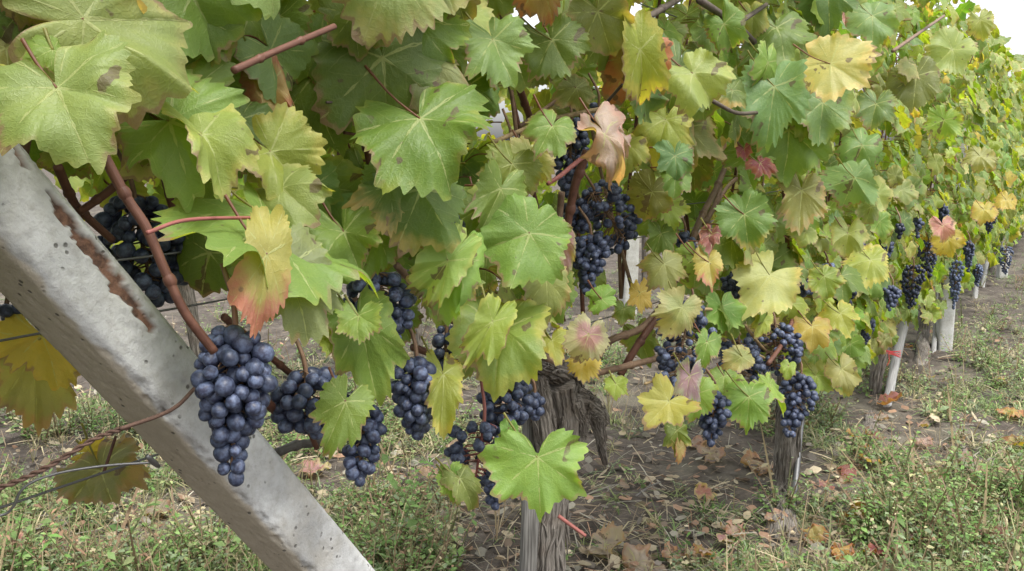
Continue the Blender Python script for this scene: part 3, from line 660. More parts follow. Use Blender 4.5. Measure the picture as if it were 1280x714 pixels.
BUNCH = [
 (294, 402, 289, 608, 98, .60, 'large blue bloomed grape bunch hanging in front of the leaning concrete post', dict(prof='wing', dia=.0142, cap=100)),
 (165, 240, 195, 388, 106, .84, 'dark grape bunch hanging behind the upper half of the leaning post', dict(prof='round', dia=.016, cap=80)),
 (8, 372, 8, 408, 46, .95, 'few dark berries showing at the left border below the leaning post', dict(prof='round', cap=10)),
 (380, 462, 392, 548, 100, .69, 'shaded grape bunch behind the brown cane right of the big blue bunch', dict(prof='round', cap=50, sparse=1.1)),
 (470, 338, 476, 440, 92, .69, 'black grape bunch under the pair of overlapping broad leaves', dict(prof='round', cap=60)),
 (520, 445, 519, 554, 60, .66, 'blue grape bunch hanging above the weeds beside a yellow green strip leaf', dict(prof='long', cap=60)),
 (460, 502, 445, 612, 52, .70, 'thin ragged grape bunch with single berries at its lower end', dict(prof='long', cap=34, sparse=1.15)),
 (606, 524, 592, 614, 88, .68, 'loose grape bunch with bare reddish stalks beside the star-shaped leaf', dict(prof='round', cap=48, sparse=1.1, rachis=True)),
 (640, 466, 626, 540, 66, .68, 'blue grape bunch just left of the gnarled trunk top', dict(prof='round', cap=50)),
 (618, 590, 620, 638, 30, .78, 'small dark bunch tip behind the star-shaped leaf', dict(prof='round', cap=14)),
 (562, 264, 566, 336, 44, .70, 'small black bunch half hidden right of the broad crinkled leaves', dict(prof='long', cap=34)),
 (558, 402, 556, 476, 40, .69, 'few dark berries scattered along the brown canes left of the trunk', dict(prof='round', cap=16, sparse=1.4)),
 (638, 172, 636, 220, 40, .82, 'small dark bunch beside the bright sky gap, tan cane across it', dict(prof='round', cap=30)),
 (714, 146, 712, 248, 46, .80, 'long dark bunch behind the upright red canes', dict(prof='long', cap=66)),
 (748, 124, 748, 156, 28, .78, 'three loose berries under the orange leaf', dict(prof='round', cap=5, sparse=1.2)),
 (740, 240, 786, 306, 72, .76, 'broad dark bunch slanting beneath the dry curled tan leaf', dict(prof='round', cap=92)),
 (738, 292, 734, 370, 50, .74, 'tight dark bunch beside the pink leaf margin, above the small pale leaf', dict(prof='cone', cap=62)),
 (856, 288, 856, 322, 28, .72, 'tiny bunch left of the red brown curled leaf', dict(prof='round', cap=18)),
 (866, 376, 836, 502, 74, .62, 'large dark bunch among the fan of brown canes', dict(prof='long', cap=100, dia=.0150)),
 (922, 424, 930, 510, 62, .575, 'dark bunch behind the small pale leaf at the row bottom', dict(prof='round', cap=95, dia=.0145)),
 (968, 404, 968, 468, 68, .575, 'wide dark bunch crossed by thin tan stalks and a bent red cane', dict(prof='round', cap=95, dia=.0145)),
 (894, 488, 888, 564, 44, .58, 'low narrow bunch hanging below the bright green leaf cluster', dict(prof='cone', cap=60)),
 (1002, 464, 984, 548, 50, .555, 'low bluish bunch touching the top of the thin metal stake', dict(prof='wing', cap=75, dia=.0165)),
 (916, 338, 914, 380, 28, .70, 'small dark bunch right of the orange red leaf', dict(prof='round', cap=30)),
 (1056, 350, 1054, 390, 26, .60, 'dark bunch in deep shade left of the tied trunk', dict(prof='round', cap=60, parts=False)),
 (1034, 328, 1034, 352, 24, .60, 'small dark bunch tucked under a pale leaf in the dense leaves', dict(prof='round', cap=40, parts=False)),
 (1104, 300, 1104, 322, 26, .62, 'short bluish bunch high above the pale leaning stake', dict(prof='round', cap=60, parts=False)),
 (1160, 300, 1160, 342, 24, .74, 'dark bunch at the head of the slim dark trunk', dict(prof='round', cap=90, parts=False)),
 (1142, 330, 1138, 380, 28, .70, 'plump blue bunch hanging above the pale leaning stake', dict(prof='cone', cap=95, parts=False)),
 (1116, 356, 1112, 382, 22, .66, 'small dark bunch left of the plump blue bunch', dict(prof='round', cap=50, parts=False)),
 (1196, 324, 1192, 380, 18, .76, 'narrow bunch hanging over the face of the square concrete post', dict(prof='long', cap=90, parts=False)),
 (1178, 254, 1178, 284, 16, .66, 'small bunch high in the far leaves above the square post', dict(prof='long', cap=60, parts=False)),
 (1238, 262, 1236, 286, 16, .68, 'far bunch beside yellow leaves near the right border', dict(prof='round', cap=70, parts=False)),
 (1258, 308, 1256, 336, 18, .74, 'far bunch hanging over the whitish far post', dict(prof='round', cap=90, parts=False)),
 (1125, 278, 1124, 292, 12, .62, 'tiny dark bunch deep in the leaves past the tied trunk', dict(prof='round', cap=30, parts=False)),

 (1078, 300, 1076, 326, 20, .60, 'small shaded bunch in the leaves above the tied trunk', dict(prof='round', cap=50, parts=False)),
 (1084, 395, 1082, 424, 20, .66, 'small dark bunch low on the head of the tied trunk', dict(prof='round', cap=60, parts=False)),
 (1212, 300, 1210, 332, 14, .72, 'narrow far bunch right of the square concrete post', dict(prof='long', cap=70, parts=False)),
 (1222, 330, 1221, 352, 14, .76, 'far bunch hanging at the top of the thin pale stakes', dict(prof='round', cap=70, parts=False)),
 (1148, 270, 1147, 290, 14, .64, 'tiny far bunch high above the plump blue bunch', dict(prof='round', cap=40, parts=False)),
 (1008, 340, 1006, 372, 24, .60, 'dark bunch half hidden left of the bent red cane', dict(prof='round', cap=50)),
 (424, 480, 422, 520, 34, .74, 'small shaded bunch above the thin ragged bunch', dict(prof='round', cap=24)),
 (668, 490, 664, 530, 30, .70, 'small bunch touching the gnarled trunk top', dict(prof='round', cap=18)),
 (722, 250, 722, 296, 44, .80, 'shaded bunch between the long dark bunch and the tight dark bunch', dict(prof='round', cap=40)),
]
for i, b in enumerate(BUNCH): bunch(*b[:5], b[5] - (.10 if b[0] > 1115 else .02 if b[0] > 1020 else 0) - (.08 if b[0] > 1185 else 0), b[6], seed=i, **b[7])

# ------------------------------------------------------------------ canes of the vines (read from the photograph)
CANES = [  # points px, width px, s, material
 ([(112, 160), (136, 206), (160, 250), (183, 285), (207, 340), (232, 392), (268, 440)], 13, (.635, .585), CANE_RED),
 ([(184, 291), (235, 275), (322, 272)], 5, (.575, .60), PETIOLE),
 ([(72, 208), (88, 245), (101, 264), (140, 300)], 11, (.76, .80), CANE_RED), ([(170, 208), (135, 240), (100, 265)], 10, (.74, .77), CANE_RED),
 ([(200, 195), (208, 230), (216, 262)], 10, (.76, .80), CANE_RED),
 ([(292, 88), (345, 64), (418, 33)], 9, (.585, .60), CANE_RED),
 ([(434, 118), (452, 158), (465, 222)], 9, (.70, .72), CANE_RED), ([(408, 128), (452, 127)], 3, (.70, .70), CANE_DARK), ([(430, 166), (456, 170)], 4, (.70, .70), CANE_RED),
 ([(280, 396), (306, 420), (345, 452), (390, 490)], 9, (.70, .74), CANE_RED), ([(328, 500), (358, 522), (398, 542)], 12, (.70, .76), CANE_RED),
 ([(346, 566), (372, 556), (400, 553), (440, 545)], 11, (.84, .86), CANE_OLD),
 ([(690, 452), (660, 434), (640, 414), (586, 384), (545, 380)], 10, (.82, .76), CANE_BROWN), ([(560, 398), (601, 416), (640, 440)], 9, (.80, .80), CANE_RED),
 ([(516, 434), (563, 449), (600, 446)], 9, (.80, .80), CANE_RED), ([(548, 420), (600, 424)], 3, (.74, .74), PETIOLE), ([(540, 310), (585, 293), (630, 290)], 4, (.70, .70), PETIOLE),
 ([(496, 332), (520, 360)], 9, (.76, .78), CANE_BROWN),
 ([(734, 188), (718, 235), (706, 300)], 11, (.70, .74), CANE_RED), ([(702, 240), (698, 300), (704, 360)], 8, (.78, .80), CANE_BROWN),
 ([(750, 188), (730, 196), (700, 220), (684, 230)], 6, (.67, .70), PETIOLE), ([(765, 134), (722, 142), (680, 152), (616, 178)], 6, (.70, .74), PETIOLE_TAN),
 ([(650, 112), (660, 140), (668, 162)], 9, (.80, .82), CANE_RED), ([(650, 158), (690, 130), (722, 106)], 5, (.78, .78), CANE_BROWN), ([(748, 140), (778, 106)], 4, (.66, .60), CANE_DARK),
 ([(728, 470), (778, 459), (830, 446), (862, 440), (905, 425)], 8, (.80, .68), CANE_BROWN), ([(740, 462), (760, 428), (802, 410), (830, 378), (850, 345), (870, 290)], 9, (.82, .72), CANE_BROWN),
 ([(775, 470), (795, 435), (820, 400), (850, 368), (880, 330)], 9, (.80, .72), CANE_RED), ([(866, 296), (880, 265), (896, 234), (910, 200)], 8, (.74, .78), CANE_BROWN),
 ([(880, 280), (896, 250), (905, 205)], 7, (.78, .80), CANE_BROWN), ([(872, 300), (905, 240), (930, 215)], 5, (.80, .80), CANE_BROWN),
 ([(976, 190), (980, 232), (984, 300), (987, 340), (995, 382), (980, 425), (960, 455)], 6, (.62, .54), CANE_RED),
 ([(874, 0), (917, 29), (940, 50), (956, 72)], 8, (.58, .60), CANE_DARK), ([(922, 30), (958, 6)], 6, (.58, .58), CANE_DARK), ([(776, 36), (812, 20), (850, -2)], 9, (.62, .64), CANE_DARK),
 ([(1116, 64), (1148, 42), (1180, 20)], 4, (.49, .49), CANE_BROWN), ([(890, 126), (920, 141), (946, 141)], 5, (.54, .54), CANE_DARK),
 ([(698, 645), (732, 670)], 5, (.70, .66), PETIOLE), ([(905, 425), (940, 440), (968, 455)], 4, (.60, .58), PETIOLE_TAN), ([(930, 405), (960, 440), (985, 430)], 4, (.60, .58), PETIOLE_TAN),
 ([(860, 390), (890, 387), (912, 400), (925, 418)], 4, (.60, .60), PETIOLE_TAN), ([(806, 480), (840, 470), (884, 466)], 3, (.66, .66), PETIOLE_TAN), ([(880, 500), (915, 495), (950, 480)], 4, (.58, .56), PETIOLE),
 ([(396, 560), (380, 530), (340, 500)], 7, (.78, .76), CANE_RED), ([(42, 424), (48, 418), (52, 405)], 4, (.98, .98), CANE_RED), ([(130, 590), (140, 560), (145, 545)], 4, (.95, .95), CANE_RED),
]
for i, (pts, wpx, (s0, s1), m) in enumerate(CANES):
    n = len(pts); P = [at(x, y, s0 + (s1 - s0) * j / (n - 1)) for j, (x, y) in enumerate(pts)]
    _, _, dep = proj(np.mean(P, 0)); r = wpx / 2 * dep / FPX
    k = vine_of(P[n // 2]); mb = MB()
    mb.tube(P, np.linspace(r * 1.05, r * .92, n), n=8 * n, ns=10, rough=.03, seed=i)
    if wpx >= 8:                                              # swollen nodes
        for u in (.3, .7):
            c = np.array(P[0]) * (1 - u) + np.array(P[-1]) * u
            j = u * (n - 1); a, b = P[int(j)], P[min(n - 1, int(j) + 1)]; c = a + (b - a) * (j - int(j)); d = unit(b - a)
            mb.tube([c - d * r * 1.8, c - d * r * .5, c + d * r * .5, c + d * r * 1.8], [r * .7, r * 1.22, r * 1.25, r * .7], n=7, ns=9, rough=.05, seed=i + 50)
    mb.build('cane', m, vines[k], P[0])

# ------------------------------------------------------------------ trunks
def trunk(k, pts, rad, ns=40, rough=.10, ridges=9, seed=0, n=60, extra=()):
    mb = MB(); mb.tube(pts, rad, n=n, ns=ns, rough=rough, ridges=ridges, seed=seed)
    for p2, r2 in extra: mb.tube(p2, r2, n=max(12, n // 2), ns=ns, rough=rough * 1.1, ridges=ridges - 2, seed=seed + 5)
    if ns >= 26:                                                # loose fibrous strips of bark
        gg = np.random.default_rng(seed + 99)
        for p2, r2 in [(pts, rad)] + list(extra):
            PP, RRr = smooth_path(p2, r2, 60); Tn = np.gradient(PP, axis=0); Tn /= np.linalg.norm(Tn, axis=1)[:, None]
            for j in range(46 if ns > 45 else 26):
                i0 = int(gg.integers(0, 45)); m = int(gg.integers(8, 15)); a = gg.uniform(0, 6.28); ii = np.arange(i0, min(60, i0 + m), 2); path = []; w_ = gg.normal(0, .35)
                for q_, i_ in enumerate(ii):
                    e = unit(np.cross(Tn[i_], [.3, .9, .2])); f2 = np.cross(Tn[i_], e); aa = a + w_ * q_ / len(ii) + .1 * math.sin(q_ * 1.7 + j)
                    lift = 1.02 + gg.uniform(0, .06) + (.22 * gg.random() if q_ in (0, len(ii) - 1) else 0)
                    path.append(PP[i_] + (math.cos(aa) * e + math.sin(aa) * f2) * RRr[i_] * lift)
                if len(path) >= 3: mb.tube(path, [RRr[i0] * .05] + [RRr[i0] * gg.uniform(.06, .13)] * (len(path) - 2) + [RRr[i0] * .03], n=3 * len(path), ns=5, rough=.25, seed=j)
    return mb.build('trunk', BARK, vines[k], vloc[k])
def low(px, py, s, dz):  p = at(px, py, s).copy(); p[2] += dz; return p
P1 = [at(692, 480, .86), at(698, 520, .86), at(694, 580, .86), at(688, 640, .86), at(684, 714, .855)]
b1 = P1[-1].copy(); b1[2] = -.05; b1 = b1 - RD * .01
px1 = 1.68 / FPX
P1b = [at(668, 452, .83), at(684, 458, .85), at(704, 470, .87), at(700, 500, .87)]
trunk(1, P1 + [b1], [25 * px1, 24 * px1, 23 * px1, 23 * px1, 26 * px1, 34 * px1], seed=3, n=130, ns=72, rough=.06, ridges=20, extra=[
    (P1b, [12 * px1, 17 * px1, 24 * px1, 22 * px1]),
    ([at(706, 496, .85), at(726, 503, .84), at(742, 514, .83), at(754, 526, .825)], [19 * px1, 18 * px1, 15 * px1, 11 * px1]), ([at(742, 512, .83), at(750, 540, .825), at(752, 560, .825), at(757, 580, .825)], [11 * px1, 8 * px1, 6 * px1, 4 * px1]), ([at(716, 500, .83), at(726, 530, .83), at(724, 556, .84)], [12 * px1, 9 * px1, 5 * px1]),
    ([at(716, 480, .86), at(724, 515, .84), at(722, 560, .84)], [12 * px1, 14 * px1, 8 * px1]),
    ([at(672, 470, .84), at(676, 500, .85), at(684, 560, .85), at(690, 600, .86)], [8 * px1, 14 * px1, 14 * px1, 14 * px1])])
d2 = proj(at(982, 600, ROW_S))[2] / FPX
p2b = atground(976, 668)
trunk(2, [at(990, 430, .84), at(988, 490, .85), at(984, 560, .86), at(980, 620, .86), p2b, p2b - UP * .08], [13 * d2, 14 * d2, 15 * d2, 16 * d2, 19 * d2, 20 * d2], seed=8, n=70, ns=40, rough=.06, ridges=12)
d3 = proj(at(1095, 470, ROW_S))[2] / FPX; p3b = atground(1088, 537)
trunk(3, [at(1112, 370, .83), at(1106, 420, .85), at(1096, 470, .86), at(1091, 510, .86), p3b, p3b - UP * .08], [6.5 * d3, 7.5 * d3, 8 * d3, 8.5 * d3, 10 * d3, 10 * d3], seed=12, n=40, ns=26, ridges=8)
d4 = proj(at(1155, 410, ROW_S))[2] / FPX; p4b = atground(1152, 457)
trunk(4, [at(1160, 325, .85), at(1158, 370, .86), at(1155, 420, .86), p4b, p4b - UP * .08], [6 * d4, 7 * d4, 7 * d4, 8.5 * d4, 9 * d4], seed=15, n=30, ns=20, ridges=7)
for k in [0] + list(range(5, NV)):
    g = np.random.default_rng(60 + k); b = vloc[k]
    pts = [b - UP * .08, b + RD * g.normal(0, .02) + UP * .3, b + RD * g.normal(0, .04) + UP * .6, b + RD * g.normal(0, .05) + UP * .82]
    trunk(k, pts, [.034, .03, .027, .03], seed=30 + k, n=24, ns=18, ridges=7)
# fruiting arms and upright shoots inside the hedge, unseen pieces of which show in the gaps
for k in range(NV):
    g = np.random.default_rng(900 + k); head = world(VT[k], ROW_S, .84)
    for sgn in (-1, 1):
        if k < 2: continue
        mb = MB(); mb.tube([head, head + RD * sgn * .25 + UP * .06, head + RD * sgn * .6 + UP * .1], [.011, .007, .005], n=14, ns=8, rough=.05, seed=k)
        mb.build('cane', CANE_BROWN, vines[k], head)
    for j in range(9 if k < 5 else 6):
        t0 = VT[k] + g.uniform(-.68, .68); p0 = world(t0, ROW_S + g.normal(0, .03), 1.22 if k == 0 else .92)
        p = [p0]; dx = g.normal(0, .12); ds = g.normal(0, .1)
        for u in (.35, .7, 1.05): p.append(world(t0 + dx * u, ROW_S + ds * u + g.normal(0, .02), p0[2] + u * (.75 if k == 0 else 1) * g.uniform(.85, 1.05)))
        x, y, _ = proj(np.array(p[1]))
        mb = MB(); mb.tube(p, [.0045, .004, .0035, .002], n=20, ns=7, rough=.04, seed=j)
        mb.build('cane', CANE_RED if j % 2 else CANE_BROWN, vines[k], p0)

# ------------------------------------------------------------------ the rest of the foliage
KEEP = [  # px ellipses kept clear of filling leaves nearer than s
 (292, 505, 60, 100, .64), (165, 310, 60, 80, 1.2), (400, 505, 70, 45, .8), (478, 392, 52, 50, .82), (520, 500, 40, 60, .82), (640, 500, 40, 40, .8), (565, 298, 30, 42, .84), (560, 440, 30, 40, .84),
 (638, 196, 30, 30, .84), (712, 196, 34, 60, .84), (748, 138, 22, 22, .84), (762, 276, 52, 45, .80), (736, 330, 36, 48, .8), (856, 305, 22, 24, .8), (850, 440, 50, 70, .8), (925, 465, 48, 52, .72), (968, 436, 42, 34, .72),
 (890, 528, 30, 44, .8), (992, 508, 34, 46, .8), (916, 360, 18, 26, .74), (1055, 370, 16, 24, .66), (1034, 340, 14, 14, .66), (1104, 311, 16, 14, .7), (1160, 320, 14, 24, .8), (1140, 355, 18, 28, .8), (1194, 352, 12, 28, .8), (1178, 268, 10, 16, .72), (1237, 274, 10, 14, .72), (1257, 322, 11, 15, .8), (1113, 370, 12, 14, .7),
 (640, 204, 12, 26, 9), (674, 20, 20, 18, 9), (341, 12, 9, 22, 9), (546, 48, 10, 18, 9), (372, 4, 12, 10, 9), (612, 148, 8, 8, 9), (575, 80, 16, 8, 9),
 (796, 345, 28, 52, 9), (740, 330, 30, 40, .9),
 (715, 260, 20, 50, .76), (890, 250, 28, 50, .74), (452, 170, 24, 48, .72), (690, 130, 60, 30, .8), (985, 340, 14, 110, .56), (355, 62, 70, 26, .64), (916, 30, 45, 40, .6), (812, 20, 40, 22, .64),
 (785, 450, 60, 50, .86),
]
LOWX = [-200, 0, 100, 230, 330, 440, 560, 690, 745, 850, 880, 1000, 1060, 1100, 1140, 1180, 1220, 1280, 1400]
LOWY = [150, 165, 215, 262, 300, 345, 400, 410, 320, 330, 440, 470, 490, 445, 412, 392, 368, 322, 280]
fill_kinds = ['green', 'pale', 'blue', 'yelgreen', 'bright', 'dark', 'olive', 'yeltip', 'yellow', 'yelpale', 'brownolive', 'pinkish', 'redtip']
w_near = np.array([.27, .12, .16, .11, .08, .11, .05, .05, .01, .02, .01, .003, .007]); w_near /= w_near.sum()
w_far = np.array([.20, .24, .13, .20, .14, .02, .03, .03, .012, .03, .004, .005, .005]); w_far /= w_far.sum()
def fill_leaf(g, k, t, s, h, kind):
    P = world(t, s, h)
    side = np.clip((ROW_S - s) / .3, -1, 1) + g.normal(0, .2)
    Z = -RN * side * .9 + UP * (.45 + g.normal(0, .25)) + RD * g.normal(-.15, .45)
    Y = -UP * (.9 + g.normal(0, .3)) - RN * side * .45 + RD * g.normal(0, .55)
    if h > 1.85: Y = Y + UP * g.uniform(0, 1.3); Z = Z + UP * .5
    return P, Y, Z
for k in range(NV):
    g = np.random.default_rng(300 + k); n = 800 if k == 0 else 1000 if k <= 2 else 860 if k <= 4 else 600; hmin = .80 if k == 0 else .62 if k == 1 else .50 if k == 2 else .40
    cand = []
    tries = 0
    while len(cand) < n and tries < n * 6:
        tries += 1
        t = VT[k] + g.uniform(-STEP / 2, STEP / 2) + g.normal(0, .06)
        hw = .34 if t > 1.7 else np.interp(t, [.3, 1.7], [.24, .34])
        top = 2.02 + .13 * math.sin(t * 5.1) + .08 * math.sin(t * 11 + 1)
        if t > 4: top -= .08
        h = hmin + (top - hmin) * g.random() ** .85
        if g.random() < .22 and k >= 1: h = g.uniform(hmin, 1.05) + abs(g.normal(0, .07)) * (g.random() < .3)
        hwv = hw * np.interp(h, [.8, 1.1, 1.7, 2.2], [.75, 1, .95, .45])
        u = g.uniform(-1, 1); s = ROW_S + hwv * np.sign(u) * abs(u) ** .6
        P, Y, Z = fill_leaf(g, k, t, s, h, None)
        x, y, dep = proj(P); L = g.uniform(.044, .074) * (.8 if g.random() < .2 else 1)
        L *= float(np.interp(k, [3, 5], [1, 1.28]))
        if dep < .45: continue
        pad = L * FPX / dep * .62
        yc = y + pad * .5
        if -150 < x < 1400:
            if yc + pad * .35 > np.interp(x, LOWX, LOWY): continue
            pk = pad * (.2 if x > 1020 else .5); fr_ = .55 if x > 1020 else 1.0
            if any(((x - cx) / (rx * fr_ + pk)) ** 2 + ((yc - cy) / (ry * fr_ + pk)) ** 2 < 1 and s < sm for cx, cy, rx, ry, sm in KEEP): continue
            # do not stand in front of the leaves read from the photograph
            if s < S(x) + .035 and x < 1130 and k <= 3 and y > -40: continue
        far = np.clip((k - 1.5) / 2, 0, 1)
        wt = w_near * (1 - far) + w_far * far
        if s > ROW_S and k < 3: wt = w_near
        cand.append((s, dep, P, Y, Z, L, g.choice(fill_kinds, p=wt), x, y))
    vis = [c for c in cand if -40 < c[7] < 1320 and -60 < c[8] < 760]; vis.sort(key=lambda c: c[0])
    nind = max(0, LEAF_MAX - leaf_count[k]) if k <= 4 else 0
    single = set(id(c) for c in vis[:nind])
    lb = LeafBatch()
    for c in cand:
        s, dep, P, Y, Z, L, kind, x, y = c
        kw = dict(fold=.2 + g.normal(0, .15), bend=.5 + g.normal(0, .35), roll=.4 + g.normal(0, .35), wave=.05 + .04 * g.random(), lob=g.uniform(.65, 1), wid=g.uniform(.85, 1.12))
        N, rings = (96, RING_M) if k <= 1 else (72, RING_M) if k <= 3 else (48, RING_L)
        pet = [P, P + unit(RN * np.sign(ROW_S - s) + UP * .6) * L * .5, P + unit(RN * np.sign(ROW_S - s) + UP * .3) * L * .95] if k <= 3 else None
        if id(c) in single:
            l1 = LeafBatch(); l1.add(P, Y, Z, L, kind, g, N, rings, teeth=26, petiole=pet, **kw); o = l1.build('leaf', vines[k], P); leaf_count[k] += 1
            if kind in LEAFNAME: o['label'] = LEAFNAME[kind]
        else:
            lb.add(P, Y, Z, L, kind, g, N, rings, teeth=26 if N > 60 else 16, petiole=pet, **kw)
    o = lb.build('foliage', vines[k], vloc[k]); o['kind'] = 'stuff'

# ------------------------------------------------------------------ next row, seen through the gaps
for k in range(7):
    g = np.random.default_rng(700 + k); t = .8 + k * 1.45; s0 = 3.05
    p = world(t, s0, 0); p[2] = gz(p[0], p[1])
    v = empty('grapevine', p, 'grapevine of the next row, seen only in scraps through the near leaves', 'grapevine', 'grapevines of the next row')
    mb = MB(); mb.tube([p - UP * .06, p + UP * .35 + RD * g.normal(0, .03), p + UP * .8 + RD * g.normal(0, .05)], [.03, .026, .03], n=16, ns=14, rough=.07, ridges=6, seed=k); mb.build('trunk', BARK, v, p)
    lb = LeafBatch(); c = 0
    while c < 260:
        tt = t + g.uniform(-.75, .75); h = .82 + 1.05 * g.random() ** 1.2; s = s0 + g.normal(0, .14)
        P, Y, Z = fill_leaf(g, 0, tt, s, h, None); Z = -RN + UP * .5 + g.normal(0, .5, 3)
        x, y, dep = proj(P); c += 1
        if any(((x - cx) / (rx + 18)) ** 2 + ((y - cy) / (ry + 18)) ** 2 < 1 for cx, cy, rx, ry, sm in KEEP if sm == 9 and cy < 300): continue
        lb.add(P, Y, Z, g.uniform(.06, .085), g.choice(fill_kinds, p=w_far), g, 32, RING_L, teeth=11)
    o = lb.build('foliage', v, p); o['kind'] = 'stuff'

# ------------------------------------------------------------------ posts, stakes, wires
def conc_post(name, base, top, side, e1, mat, label, group=None, ang=28.5, hero=False):
    """square cast post from base to top; e1 points at the eye; rust and chipped edges only on the near one"""
    ax = unit(top - base); L = np.linalg.norm(top - base)
    e1 = unit(e1 - ax * (e1 @ ax)); e2 = np.cross(ax, e1)
    if e2 @ np.array([1, 0, 0]) < 0: e2 = -e2
    a = R(ang); n1 = math.cos(a) * e1 + math.sin(a) * e2; n2 = math.sin(a) * e1 - math.cos(a) * e2
    per = 28 * (4 if hero else 1); nl = int(L / (.004 if hero else .03))
    u = np.arange(per) / per * 4
    f = np.floor(u).astype(int); q = (u - f) * 2 - 1                       # face id, position on it
    h = side / 2; bev = .10
    cs = []
    for fi, qi in zip(f, q):                                               # square with rounded arrises: face 0 = n1, 1 = n2, 2 = -n1, 3 = -n2
        x, y = [(1, -qi), (-qi, -1), (-1, qi), (qi, 1)][fi]                # coordinates along n1, -n2
        m = max(abs(x), abs(y)); l = math.hypot(x, y); k = 1 - bev * max(0, l - 1.25) / .164
        cs.append((x * k, y * k))
    cs = np.array(cs) * h
    zz = np.linspace(0, L, nl)
    C = cs[None, :, 0, None] * n1 + cs[None, :, 1, None] * (-n2)
    V = base + zz[:, None, None] * ax + C
    nrm = np.repeat((C / np.linalg.norm(C, axis=-1, keepdims=True)), nl, 0)
    Vf = V.reshape(-1, 3); U = np.tile(u, nl); Z = np.repeat(zz, per)
    rust = np.zeros(len(Vf)); raw = np.zeros(len(Vf)); disp = np.zeros(len(Vf))
    if hero:
        F = np.floor(U).astype(int); Q = (U - F)
        P3 = Vf * 1.0
        disp -= .0009 * fbm(P3 * 130, 3, 2) + .0012 * (vnoise(P3 * 240, 7) > .80)
        edge = np.minimum(np.abs(U - 1.0), 9)                              # arris between the light and the earthy face
        chip = np.clip(.17 - edge, 0, 1) / .17 * np.clip(fbm(P3 * 170, 3, 31) - .40, 0, 1) * np.clip((fbm(P3 * 38, 2, 37) - .36) * 4, .1, 1) * .030
        disp -= chip
        e2_ = np.minimum(U, 4 - U); disp -= np.clip(.08 - e2_, 0, 1) / .08 * np.clip(fbm(P3 * 30, 3, 41) - .5, 0, 1) * .02
        big = vnoise(P3 * 75, 17); disp -= np.where((vnoise(P3 * 160, 18) > .90) & (F == 0), .0016, 0)
        raw = np.clip((U - 1.0) / .08 + (fbm(P3 * 60, 2, 77) - .5) * 3, 0, 1) * (U < 3.6)
        # bare rusty strip where the cover has fallen off
        zl = (Z - conc_post.r0) / (conc_post.r1 - conc_post.r0)            # 0 at its lower end .. 1 upper end
        c = .31 - .13 * zl + .09 * (vnoise(np.stack([Z * 32, Z * 0], -1), 3) - .5) + .05 * (vnoise(np.stack([Z * 90, Z * 0], -1), 13) - .5)
        wd = (.035 + .12 * (vnoise(np.stack([Z * 38, Z * 0 + 4], -1), 5))) * np.clip(np.minimum(zl, 1 - zl) * 9, 0, 1)
        gap = vnoise(np.stack([Z * 26, Z * 0 + 9], -1), 23); wd = wd * np.clip((gap - .24) * 8, .0, 1)
        j = (fbm(P3 * 120, 3, 51) - .5) * .22
        rust = np.clip((wd - np.abs(U - c) + j) / .02, 0, 1) * (U < 1) * (zl > 0) * (zl < 1)
        disp -= rust * .0035
    Vf = Vf + nrm.reshape(-1, 3) * disp[:, None]
    i, jj = np.meshgrid(np.arange(nl - 1), np.arange(per), indexing='ij'); j2 = (jj + 1) % per
    qd = np.stack([i * per + jj, i * per + j2, (i + 1) * per + j2, (i + 1) * per + jj], -1).reshape(-1, 4)
    Vf = np.vstack([Vf, top, base]); k = np.arange(per); k2 = (k + 1) % per; e = (nl - 1) * per
    td = np.vstack([np.stack([np.full(per, len(Vf) - 2), e + k, e + k2], -1), np.stack([np.full(per, len(Vf) - 1), k2, k], -1)])
    z0 = [0, 0]
    o = mesh_obj(name, Vf, [qd, td], mat, None, base, True, dict(rust=np.concatenate([rust, z0]), raw=np.concatenate([raw, z0])))
    return tag(o, label, 'post', group)
PS = .72
pA, pB = at(-50, 206, PS), at(400, 706, PS)                     # axis of the leaning post
axp = unit(pA - pB); tb = (-.10 - pB[2]) / axp[2]; base_p = pB + axp * tb; top_p = base_p + axp * 1.62 / axp[2]
_q = lambda x, y: float((at(x, y, PS) - base_p) @ axp)
conc_post.r0, conc_post.r1 = _q(190, 402), _q(-5, 165)
conc_post('concrete_post', base_p, top_p, .069, CP - (pA + pB) / 2, CONC, 'leaning grey concrete post with chipped edge and rusty brown strip', ang=28.5, hero=True)
b = atground(1179, 438); conc_post('concrete_post', b - UP * .2, b + UP * 1.6 - RN * 0, .086, CP - b, CONC_WHITE, 'square whitish concrete post in the row between slim trunks', 'concrete posts along the rows', ang=18)
b = atground(1252, 348); conc_post('concrete_post', b - UP * .2, b + UP * 1.6, .085, CP - b, CONC_WHITE, 'far whitish concrete post low under leaves near the right border', 'concrete posts along the rows', ang=18)
b = atground(786, 392); conc_post('concrete_post', b - UP * .2, b + UP * 1.75 + RD * .05, .105, CP - b, CONC_WHITE, 'white concrete post of the next row, seen through the gap under the leaves', 'concrete posts along the rows', ang=12)

